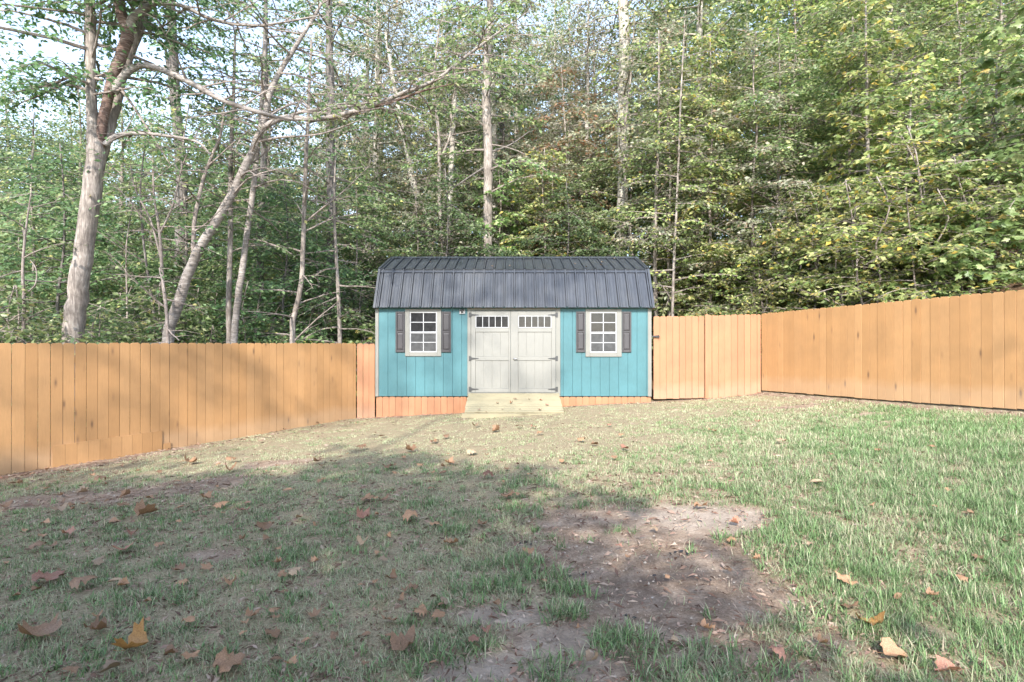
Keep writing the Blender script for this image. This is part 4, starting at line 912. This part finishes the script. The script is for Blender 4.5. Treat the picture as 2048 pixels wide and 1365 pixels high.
# ------------------------------------------------------------------ grass
def grass():
    rs = np.random.RandomState(3); out = []; cols = []; tris = []; nv = 0
    def emit(x, y, hgt, wid, green, lean_s):
        nonlocal nv
        n = len(x); z = gz(x, y)-.012
        az = rs.uniform(0, 6.283, n); lean = np.clip(rs.gamma(2.4, .46, n)*lean_s, .05, 2.4)
        d = np.stack([np.cos(az), np.sin(az)], 1); sd = np.stack([-np.sin(az), np.cos(az)], 1)*wid[:, None]*.5
        up1 = 1/np.sqrt(1+lean**2*.35); b = np.stack([x, y, z], 1)
        m = b.copy(); m[:, :2] += d*(hgt*.5*np.sqrt(1-up1**2+1e-6))[:, None]; m[:, 2] += hgt*.5*up1+.004
        up2 = 1/np.sqrt(1+lean**2*1.6)-.18*np.clip(lean-1, 0, 1)
        t = m.copy(); t[:, :2] += d*(hgt*.5*np.sqrt(np.clip(1-up2**2, 0, 1)))[:, None]; t[:, 2] += hgt*.5*up2
        s3 = np.concatenate([sd, np.zeros((n, 1))], 1)
        v = np.stack([b-s3, b+s3, m+s3*.8, m-s3*.8, t], 1).reshape(-1, 3)
        i = nv+np.arange(n)*5
        tris.append(np.stack([np.stack([i, i+1, i+2], 1), np.stack([i, i+2, i+3], 1), np.stack([i+3, i+2, i+4], 1)], 1).reshape(-1, 3))
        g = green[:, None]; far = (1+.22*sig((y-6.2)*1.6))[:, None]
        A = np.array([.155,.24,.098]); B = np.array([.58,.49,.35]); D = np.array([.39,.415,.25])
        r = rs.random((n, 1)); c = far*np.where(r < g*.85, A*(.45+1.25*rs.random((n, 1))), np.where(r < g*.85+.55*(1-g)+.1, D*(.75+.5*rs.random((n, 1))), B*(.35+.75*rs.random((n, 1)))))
        cols.append(np.repeat(np.concatenate([c, np.ones((n, 1))], 1), 5, 0)); out.append(v); nv += n*5
    def zone(y0, y1, dens, h0, w0):
        hw = y1*1.2+.9; A = 2*hw*(y1-y0); n = int(A*dens)
        x = rs.uniform(-hw, hw, n); y = rs.uniform(y0, y1, n)
        ok = (np.abs(x) < y*1.2+.8) & (d_left(x, y) > .05) & (d_right(x, y) < -.05) & (y < 11.93)
        ok &= ~((x > rw0-.02) & (x < rw1+.02) & (y > 10.93))
        x = x[ok]; y = y[ok]; bmv = bare(x, y)
        cl = fnoise(x*1.6, y*1.6, 61, 3); tuft = fnoise(x*7, y*7, 71, 2)
        keep = rs.random(len(x)) < np.clip(1.02-bmv*1.05, .012, 1)*np.clip((tuft-.22)*3.0, .22, 1)*(.72+.28*sig((x-1.6-.15*y)*1.3))
        x, y, cl, tuft = x[keep], y[keep], cl[keep], tuft[keep]
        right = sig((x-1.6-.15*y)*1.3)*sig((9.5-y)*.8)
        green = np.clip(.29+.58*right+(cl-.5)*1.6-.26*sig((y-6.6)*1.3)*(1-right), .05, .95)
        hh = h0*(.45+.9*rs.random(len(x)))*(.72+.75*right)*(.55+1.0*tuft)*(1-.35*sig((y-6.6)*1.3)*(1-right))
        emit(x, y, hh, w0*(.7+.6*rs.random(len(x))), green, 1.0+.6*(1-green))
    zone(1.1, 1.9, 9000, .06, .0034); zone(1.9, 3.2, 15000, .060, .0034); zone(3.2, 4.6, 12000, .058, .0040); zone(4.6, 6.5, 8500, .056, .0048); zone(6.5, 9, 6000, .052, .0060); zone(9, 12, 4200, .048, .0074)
    # crabgrass tufts with broader arching blades
    k = 1700; y = rs.uniform(2.0, 7.0, k); x = rs.uniform(-1, 1, k)*y*.97
    ok = (d_left(x, y) > .3) & (d_right(x, y) < -.2) & (rs.random(k) > bare(x, y)*.93); x = x[ok]; y = y[ok]; k = len(x); m_ = 16
    q = .035*np.sqrt(rs.random((k, m_))); a = rs.uniform(0, 6.283, (k, m_)); rt_ = sig((x-1.6-.15*y)*1.3)[:, None]
    emit((x[:, None]+np.cos(a)*q).ravel(), (y[:, None]+np.sin(a)*q).ravel(), ((.05+.06*rs.random((k, m_)))*(.8+.7*rt_)).ravel(), (.0045+.003*rs.random(k*m_)), np.full(k*m_, .93), 1.5)
    # tufts standing on the bare patch and weeds
    T = [(1040,1125,.20,260),(1075,1150,.22,300),(1000,1175,.16,220),(1130,1178,.16,240),(1140,1228,.11,160),(930,1180,.12,90),(1040,1018,.18,150),(905,1065,.16,160),(920,1030,.2,160),(990,1130,.14,110),
         (1260,1290,.22,260),(1230,1275,.15,160),(1420,1300,.16,150),(1520,1345,.2,170),(1330,1345,.18,140),(1650,1150,.3,260),(1560,1100,.3,240),(1480,1080,.2,120),(900,1310,.2,170),(1100,1330,.18,140),
         (1440,1075,.06,30),(1122,1095,.05,30),(1620,1060,.3,200),(1700,1100,.3,220),(560,1120,.3,220),(300,1200,.3,220),(1330,980,.4,240),(1530,970,.5,260),(1060,965,.35,220),(850,1010,.3,220),(1630,1230,.2,160),(1760,1270,.2,150)]
    for (px, py, r, k) in T:
        cx, cy, _ = gp(px, py); a = rs.uniform(0, 6.283, k); q = r*np.sqrt(rs.random(k))*.9
        emit(cx+np.cos(a)*q, cy+np.sin(a)*q*.6, .05+.06*rs.random(k), .0035+.003*rs.random(k)*(cy/3), np.full(k, .88), 1.5)
    v = np.concatenate(out); me = fast_mesh('grass', v, np.concatenate(tris), 3, None)
    c = me.color_attributes.new('tint', 'FLOAT_COLOR', 'POINT'); c.data.foreach_set('color', np.concatenate(cols).astype(np.float32).ravel())
    m = bpy.data.materials.new('grass_blades'); m.use_nodes = True; n = m.node_tree.nodes; l = m.node_tree.links
    at = n.new('ShaderNodeAttribute'); at.attribute_name = 'tint'; b = n['Principled BSDF']; l.new(at.outputs['Color'], b.inputs['Base Color']); b.inputs['Roughness'].default_value = .5
    b.inputs['Specular IOR Level'].default_value = .35
    tr2 = n.new('ShaderNodeBsdfTranslucent'); l.new(at.outputs['Color'], tr2.inputs[0]); mx = n.new('ShaderNodeMixShader'); mx.inputs[0].default_value = .3
    l.new(b.outputs[0], mx.inputs[1]); l.new(tr2.outputs[0], mx.inputs[2]); l.new(mx.outputs[0], n['Material Output'].inputs[0])
    me.materials.append(m)
    o = bpy.data.objects.new('grass', me); C.objects.link(o)
    tag(o, 'short patchy lawn grass, green and straw coloured', 'grass', kind='stuff')
    return len(v)//5
nblades = grass()

# dry straw and leaf crumbs lying on the soil
def litter():
    rs = np.random.RandomState(9); n = 150000
    y = 2.0+10*rs.random(n)**1.5; x = rs.uniform(-1, 1, n)*(y*.97+.2)
    ok = (d_left(x, y) > .03) & (d_right(x, y) < -.02) & (y < 11.95); x = x[ok]; y = y[ok]
    ok = ~((x > rw0-.02) & (x < rw1+.02) & (y > 10.9)); x = x[ok]; y = y[ok]
    near = np.clip(1.3-d_left(x, y)/1.2, 0, 1)*.55+np.clip(1.3-(11.95-y)/.4, 0, 1)+.10*bare(x, y)+.12
    k = rs.random(len(x)) < np.clip(near*.55, 0, 1)*np.where(y < 7, 1, .55)+.22*(y < 6)*(1-.75*bare(x, y)); x = x[k]; y = y[k]; n = len(x); z = gz(x, y)+.004
    az = rs.uniform(0, 6.283, n); L = (.008+.04*rs.random(n)**2)*np.clip(y/4, .8, 1.6); W = (.0012+.014*rs.random(n)**6)*np.clip(y/4, .8, 1.8)
    d = np.stack([np.cos(az)*L, np.sin(az)*L, rs.normal(0,.006,n)+.004], 1); s = np.stack([-np.sin(az)*W, np.cos(az)*W, rs.normal(0,.004,n)], 1); p = np.stack([x, y, z], 1)
    v = np.stack([p-d, p+s+np.array([0,0,.006]), p+d, p-s+np.array([0,0,.004])], 1).reshape(-1, 3); i = np.arange(n)*4
    me = fast_mesh('dry_litter', v, np.stack([i, i+1, i+2, i+3], 1), 4, leaf_mat('dry_litter', [(0,(.10,.065,.045)), (.35,(.23,.15,.105)), (.7,(.35,.255,.185)), (1,(.48,.385,.29))], .1, .7, .2, 0))
    o = bpy.data.objects.new('dry_litter', me); C.objects.link(o); tag(o, 'crumbled dry leaves and straw scattered over the soil', 'litter', kind='stuff')
litter()

# ------------------------------------------------------------------ fallen leaves
def dead_leaf_mat(name, a, b_):
    m, n, l, b = newmat(name)
    oi = n.new('ShaderNodeObjectInfo'); t = noise(n, l, coords(n, l, (1,1,1)), 22, 5, .7)
    r = ramp(n, [(.3, tuple(q*.55 for q in a)), (.5, a), (.75, b_)]); l.new(t, r.inputs[0])
    hs = n.new('ShaderNodeHueSaturation'); l.new(r.outputs[0], hs.inputs['Color'])
    mr = n.new('ShaderNodeMapRange'); mr.inputs[3].default_value = .6; mr.inputs[4].default_value = 1.35; l.new(oi.outputs['Random'], mr.inputs[0]); l.new(mr.outputs[0], hs.inputs['Value'])
    l.new(hs.outputs[0], b.inputs['Base Color']); b.inputs['Roughness'].default_value = .6
    bump(n, l, b, t, .3, .01)
    return m
M['dead'] = dead_leaf_mat('dead_brown_leaf', (.29,.16,.085), (.44,.275,.165))
M['dead_red'] = dead_leaf_mat('dead_red_leaf', (.30,.14,.09), (.45,.25,.17))
M['dead_pale'] = dead_leaf_mat('dead_tan_leaf', (.33,.225,.14), (.43,.315,.21))
M['dead_gold'] = dead_leaf_mat('dead_golden_leaf', (.34,.17,.05), (.46,.28,.10))
LOBES = [(0,-.38),(.14,-.40),(.30,-.46),(.38,-.30),(.52,-.22),(.47,-.08),(.60,.10),(.42,.14),(.38,.30),(.24,.29),(.14,.44),(0,.58),
         (-.14,.44),(-.24,.29),(-.38,.30),(-.42,.14),(-.60,.10),(-.47,-.08),(-.52,-.22),(-.38,-.30),(-.30,-.46),(-.14,-.40)]
def leaf_mesh(seed, curl, fold, simple=False):
    rs = np.random.RandomState(seed)
    out = np.array(LOBES) if not simple else np.array([(0,-.5),(.18,-.3),(.27,0),(.2,.28),(0,.55),(-.2,.28),(-.27,0),(-.18,-.3)])
    out = out*(1+rs.normal(0,.07,(len(out),1)))
    n = len(out); v = [(0,0)]; rings = (.4,.72,1.0)
    for q in rings: v += [tuple(p*q) for p in out]
    v = np.array(v); x = v[:, 0]; y = v[:, 1]
    z = curl*(x*x*1.3+.25*y*y)+fold*np.abs(x)*.6+.22*np.sin(x*7+seed)*np.abs(y)+.20*np.sin(y*8+seed*2)*np.abs(x)+rs.normal(0,.012,len(x))+np.concatenate([np.zeros(1+2*n), rs.normal(.0,.07,n)])
    sgn = np.sign(curl) if curl else 1
    c, s = math.cos(min(1.2, abs(curl)*.5)), 0
    co = np.stack([x*(1-.35*min(1, abs(curl)*.5)*np.abs(x)), y, z-z.min()*1.0+.0], 1)
    f = [(0, 1+i, 1+(i+1) % n) for i in range(n)]
    for r in range(2): f += [(1+r*n+i, 1+(r+1)*n+i, 1+(r+1)*n+(i+1) % n, 1+r*n+(i+1) % n) for i in range(n)]
    mb = MB(); mb.add([tuple(p) for p in co], f)
    zb = co[1+2*n][2]
    mb.tube([(0,-.40,zb), (.03,-.62,zb+.05), (.01,-.85,zb+.12)], [.014,.010,.010], 4)
    return mb
LM = {}
for mk_ in ('dead','dead_red','dead_pale','dead_gold'):
    LM[mk_] = []
    for s_, cu, fo, si in ((1,.55,.08,0),(2,1.3,.2,0),(3,-.7,0,0),(4,.3,.95,0),(5,1.7,.15,0),(6,.9,.5,1),(7,-1.1,.1,0)):
        mb = leaf_mesh(s_, cu, fo, bool(si)); me = bpy.data.meshes.new('dead_leaf'); me.from_pydata(mb.v, [], mb.f); me.update(); me.materials.append(M[mk_])
        me.polygons.foreach_set('use_smooth', [True]*len(me.polygons)); LM[mk_].append(me)
rl2 = random.Random(21)
ZONE = {'strip': ('dry brown leaf on the bare dirt strip below the left fence', 'dead leaves below the left fence'),
        'shade': ('dry brown leaf in the shaded grass on the left of the lawn', 'dead leaves in the shaded grass'),
        'sun': ('dry brown leaf on the sunlit lawn in front of the ramp', 'dead leaves on the sunlit lawn'),
        'patch': ('dry brown leaf around the burnt bare patch', 'dead leaves around the burnt patch'),
        'right': ('dry brown leaf in the green grass on the right', 'dead leaves in the right hand grass'),
        'ramp': ('small dry leaf lying on the wooden ramp', 'dead leaves on the ramp'),
        'roof': ('small dry leaf lying on the metal shed roof', 'dead leaves on the shed roof')}
def zone_of(px, py):
    if py < 890+.0*px and px > 700: return 'sun'
    if px < 640 and py < 985-.10*px+20: return 'strip'
    if px < 860: return 'shade' if py > 900 else 'sun'
    if py < 975 and px < 1480: return 'sun'
    if px < 1560: return 'patch'
    return 'right'
def dead(px, py, wpx, mat=None, label=None, var=None, on=None, up=None):
    if on: x, y, z = on
    else: x, y, z = gp(px, py)
    size = wpx/FPX*y/1.38
    m = mat or rl2.choice(['dead','dead','dead','dead','dead','dead_pale','dead_red'])
    me = LM[m][var if var is not None else rl2.randrange(7)]
    o = bpy.data.objects.new('dead_leaf', me); C.objects.link(o)
    o.location = (x, y, z+.012+.016*(1-float(bare(np.array([x]), np.array([y]))[0])*.9)*(0 if on else 1)+size*.03); o.scale = (size, size, size*rl2.uniform(.55, .9))
    o.rotation_euler = (rl2.uniform(-.22,.22)+(up or 0)*.4, rl2.uniform(-.22,.22), rl2.uniform(0, 6.28))
    zn = zone_of(px, py) if not on else on_zone
    if label: tag(o, label, 'leaf')
    else: tag(o, ZONE[zn][0], 'leaf', ZONE[zn][1])
    return o
SPECIAL = [(1742,1258,74,'dead_gold','large curled golden brown leaf at the lower right',1,.5),(1700,1226,46,'dead','tan brown lobed leaf just left of the large curled golden leaf',0,.5),
  (1691,1172,50,'dead','flat brown lobed leaf above the pair of curled leaves on the right',0,.3),(1895,1357,62,'dead_red','dark red leaf at the bottom right edge',3,.2),(1785,1322,66,'dead','tan brown folded leaf at the lower right edge of the lawn',3,.3),
  (1552,1318,50,'dead_red','reddish brown leaf at the lower right of the bare soil',6,.5),(1183,1328,40,'dead_pale','upright tan leaf at the bottom edge right of centre',4,.9),(812,1300,78,'dead','wide rust brown leaf with raised tips at the bottom left of centre',1,.5),
  (778,1252,42,'dead','brown leaf standing on edge above the wide rust leaf',0,1.1),(545,1280,46,'dead','brown leaf standing on edge in the lower left grass',0,1.1),(459,1342,80,'dead','broad brown leaf at the bottom edge on the left',0,.4),
  (272,1308,80,'dead_gold','large folded golden brown leaf near the bottom left',4,.4),(76,1280,100,'dead','long cluster of curled dark leaves near the lower left corner',1,.3),(194,1270,56,'dead','crumpled dark brown leaf right of the long curled leaf',1,.5),
  (224,1350,50,'dead_pale','tan leaf at the bottom left edge below the golden leaf',3,.1),(100,1166,76,'dead_red','large reddish open leaf in the left grass',0,.2),(172,1180,66,'dead','long curved brown leaf beside the reddish open leaf',6,.2),
  (250,1108,52,'dead_red','pinkish brown leaf in the middle of the left grass',3,.6),(295,1035,62,'dead','large folded dark leaf in the upper left grass',4,.3),(888,1212,34,'dead_pale','narrow upright tan leaf left of the bare soil tufts',5,1.2),
  (902,1094,42,'dead','dark crumpled leaf on the left rim of the bare patch',1,.3),(728,1040,42,'dead_red','very dark curled leaf in the shaded grass left of centre',1,.4),(1155,1262,18,'dead','tiny curled leaf on the bare soil below the tufts',4,.6),
  (1632,972,40,'dead_pale','long pale leaf on the green lawn at the right',5,.2),(1402,1018,38,'dead','rust leaf on the pale sandy edge of the bare patch',0,.3),(631,1280,28,'dead_pale','small pale oval leaf in the lower left grass',5,.2)]
for (px, py, wv, m, lb, vr, up) in SPECIAL: dead(px, py, wv, m, lb, vr, None, up)
REST = [(96,982,34),(24,972,26),(383,930,38),(463,926,30),(459,946,32),(204,968,36),(252,994,28),(120,1026,38),(248,1016,30),(359,1022,30),(413,1002,30),(445,1018,38),(487,1028,34),(495,1012,24),(228,1052,26),(266,1072,30),(50,1068,26),(136,1074,32),(76,1106,44),(198,1135,36),(232,1171,40),(359,1147,34),(365,1177,30),(531,1062,42),(535,1086,26),(591,1155,38),(629,1131,26),(611,1293,28),(575,986,28),(667,996,16),(635,928,24),(667,928,20),(164,988,30),(12,1016,34),(599,1042,20),
 (820,1044,46),(870,1056,28),(965,1056,30),(1015,1000,38),(1035,996,22),(975,958,32),(736,1004,38),(768,1006,30),(886,952,28),(808,920,26),(780,940,36),(820,906,30),(900,932,28),(724,1094,34),(766,1130,24),(1057,1108,32),(1089,1169,22),(828,1185,30),(948,1293,34),(974,1271,26),(1255,1118,18),(1237,1098,20),(1307,1064,22),(1335,1159,18),(992,1213,22),(1347,1289,26),(1039,858,20),(992,866,24),(1163,886,24),(1189,894,22),(1249,902,24),(1123,928,28),(1243,876,18),(1219,856,16),(1067,858,16),(766,876,24),(868,888,22),(724,902,28),(952,856,22),(944,912,28),(1013,944,28),(1059,956,18),(1081,872,20),(892,878,20),
 (1468,1050,26),(1462,1086,26),(1512,1123,26),(1456,1145,22),(1414,1263,38),(1645,1297,30),(1795,1205,34),(1620,1100,22),(1755,908,18),(1661,916,16),(1863,900,16),(1837,912,24),(1823,998,26),(1743,1018,18),(1871,1022,24),(1899,990,20),(1939,1036,22),(1955,1125,26),(1564,890,28),(1516,848,18),(1420,928,18),(1424,866,22),(2009,1092,20),(1923,1171,28),(1863,1201,28)]
for (px, py, wv) in REST: dead(px, py, wv)
for k in range(168):
    if k < 40:                       # drifted against the left fence
        s = rl2.uniform(.2, 8.2); q = LF0+LFD*s; off = abs(rl2.gauss(.15, .45)); x, y = q[0]-LFD[1]*off, q[1]+LFD[0]*off
        if d_left(x, y) < .05: continue
    elif k < 150:
        y = rl2.uniform(2.3, 7.5); x = rl2.uniform(-.93, -.1)*y
        if d_left(x, y) < .2: continue
    else:
        y = rl2.uniform(5, 11.7); x = rl2.uniform(-.8, .75)*y
        if d_left(x, y) < .2 or d_right(x, y) > -.2 or (rw0-.1 < x < rw1+.1 and y > 10.8): continue
    px = 1024+x/y*FPX; py = HOR+(EYE-float(gz(x, y)))/y*FPX
    if not (0 < px < 2048 and py < 1365): continue
    dead(px, py, rl2.uniform(.05, .11)*FPX/y, 'dead' if k > 40 else None)
on_zone = 'ramp'
for (px, py) in ((897,0),(985,784),(1000,784),(1058,800),(995,808),(1030,800),(958,822),(972,826),(1040,820),(1082,802),(1094,812),(1022,808),(1080,822),(1005,820)):
    if not py: continue
    u = (px-1024)/FPX; v = (HOR-py)/FPX; k_ = (z1r-z0r)/(y1r-y0r); y = (EYE-z0r+k_*y0r)/(k_-v); x = u*y; z = z0r+k_*(y-y0r)
    dead(px, py, rl2.uniform(5, 10), rl2.choice(['dead','dead_red','dead']), None, None, (x, y, z))
on_zone = 'roof'
for (px, py) in ((1020,534),(985,535),(860,526),(905,520),(1100,536),(1130,537),(1172,536),(1205,526),(1202,532),(1228,520),(1150,530)):
    u = (px-1024)/FPX; v = (HOR-py)/FPX; k_ = (RZ-KZ)/(RY-KY); y = (EYE-KZ+k_*KY)/(k_-v); dead(px, py, rl2.uniform(4, 7), 'dead_pale', None, None, (u*y, y, KZ+k_*(y-KY)+.006))

def pebbles():
    rs = np.random.RandomState(19); n = 30000
    y = 2.0+9.8*rs.random(n)**1.4; x = rs.uniform(-1, 1, n)*(y*.97+.2)
    ok = (d_left(x, y) > .03) & (d_right(x, y) < -.02) & (y < 11.9) & (rs.random(n) < bare(x, y)*.75); x = x[ok]; y = y[ok]; n = len(x)
    r = (.0025+.010*rs.random(n)**5)*np.clip(y/4, .9, 1.7); z = gz(x, y)-.006; c = np.stack([x, y, z+r*.3], 1)
    O = np.array([(1,0,0),(0,1,0),(-1,0,0),(0,-1,0),(0,0,1)], float); v = c[:, None]+O[None]*r[:, None, None]*rs.uniform(.6, 1.4, (n, 5, 1))
    F = np.array([(0,1,4),(1,2,4),(2,3,4),(3,0,4)]); m, nn_, l, b = newmat('soil_crumbs'); g = nn_.new('ShaderNodeNewGeometry')
    q = ramp(nn_, [(0,(.10,.075,.055)),(.5,(.34,.265,.20)),(.9,(.40,.33,.26)),(1,(.46,.40,.34))]); l.new(g.outputs['Random Per Island'], q.inputs[0]); l.new(q.outputs[0], b.inputs['Base Color']); b.inputs['Roughness'].default_value = .9
    me = fast_mesh('soil_crumbs', v.reshape(-1, 3), (np.arange(n)[:, None, None]*5+F[None]).reshape(-1, 3), 3, m)
    o = bpy.data.objects.new('soil_crumbs', me); C.objects.link(o); tag(o, 'small stones and soil crumbs on the bare dirt', 'pebbles', kind='stuff')
pebbles()
print('dead leaves', len([o for o in C.objects if o.name.startswith('dead_leaf')]))

# charcoal lumps on the burnt patch
M['coal'] = plain('charcoal', (.018,.019,.024), .7)
def lump(seed):
    rs = random.Random(seed); mb = MB(); n = 7; rows = [(-.5,.45),(-.1,.8),(.35,.7),(.7,.3)]
    for (z, r) in rows:
        for k in range(n):
            a = 2*math.pi*k/n; q = r*rs.uniform(.65,1.15); mb.v.append((math.cos(a)*q*1.3, math.sin(a)*q*.8, (z+.4)*.6+rs.uniform(-.1,.1)))
    for i in range(3):
        for k in range(n): mb.f.append((i*n+k, i*n+(k+1) % n, (i+1)*n+(k+1) % n, (i+1)*n+k))
    mb.f.append(tuple(range(n-1, -1, -1))); mb.f.append(tuple(3*n+k for k in range(n)))
    me = bpy.data.meshes.new('charcoal'); me.from_pydata(mb.v, [], mb.f); me.update(); me.materials.append(M['coal']); return me
LU = [lump(k) for k in range(4)]
for (px, py, s) in ((1140,1152,8),(1165,1148,9),(1172,1144,7),(1150,1155,5),(1350,1104,9),(1362,1102,10),(1374,1107,9),(1385,1104,7),(1340,1106,6),(1308,1150,8),(1252,1230,9),(1268,1234,8),(1040,1086,6),(1052,1084,7),(1062,1088,6),(1420,1160,7),(1208,1186,6),(998,1151,6),(1012,1152,5)):
    x, y, z = gp(px, py); s = s/FPX*y*.55
    o = bpy.data.objects.new('charcoal', rl2.choice(LU)); C.objects.link(o); o.location = (x, y, z-.003); o.scale = (s, s, s*.8); o.rotation_euler = (0, 0, rl2.uniform(0, 6.28))
    tag(o, 'black charcoal lump lying on the bare burnt soil', 'charcoal', 'charcoal lumps on the burnt soil')
print('leaf faces', sum(len(o.data.polygons) for o in C.objects if o.type=='MESH' and o.name.startswith('crown')), 'unique', sum(m.n for m in MOD.values()), 'blades', nblades, 'objects', len(C.objects))
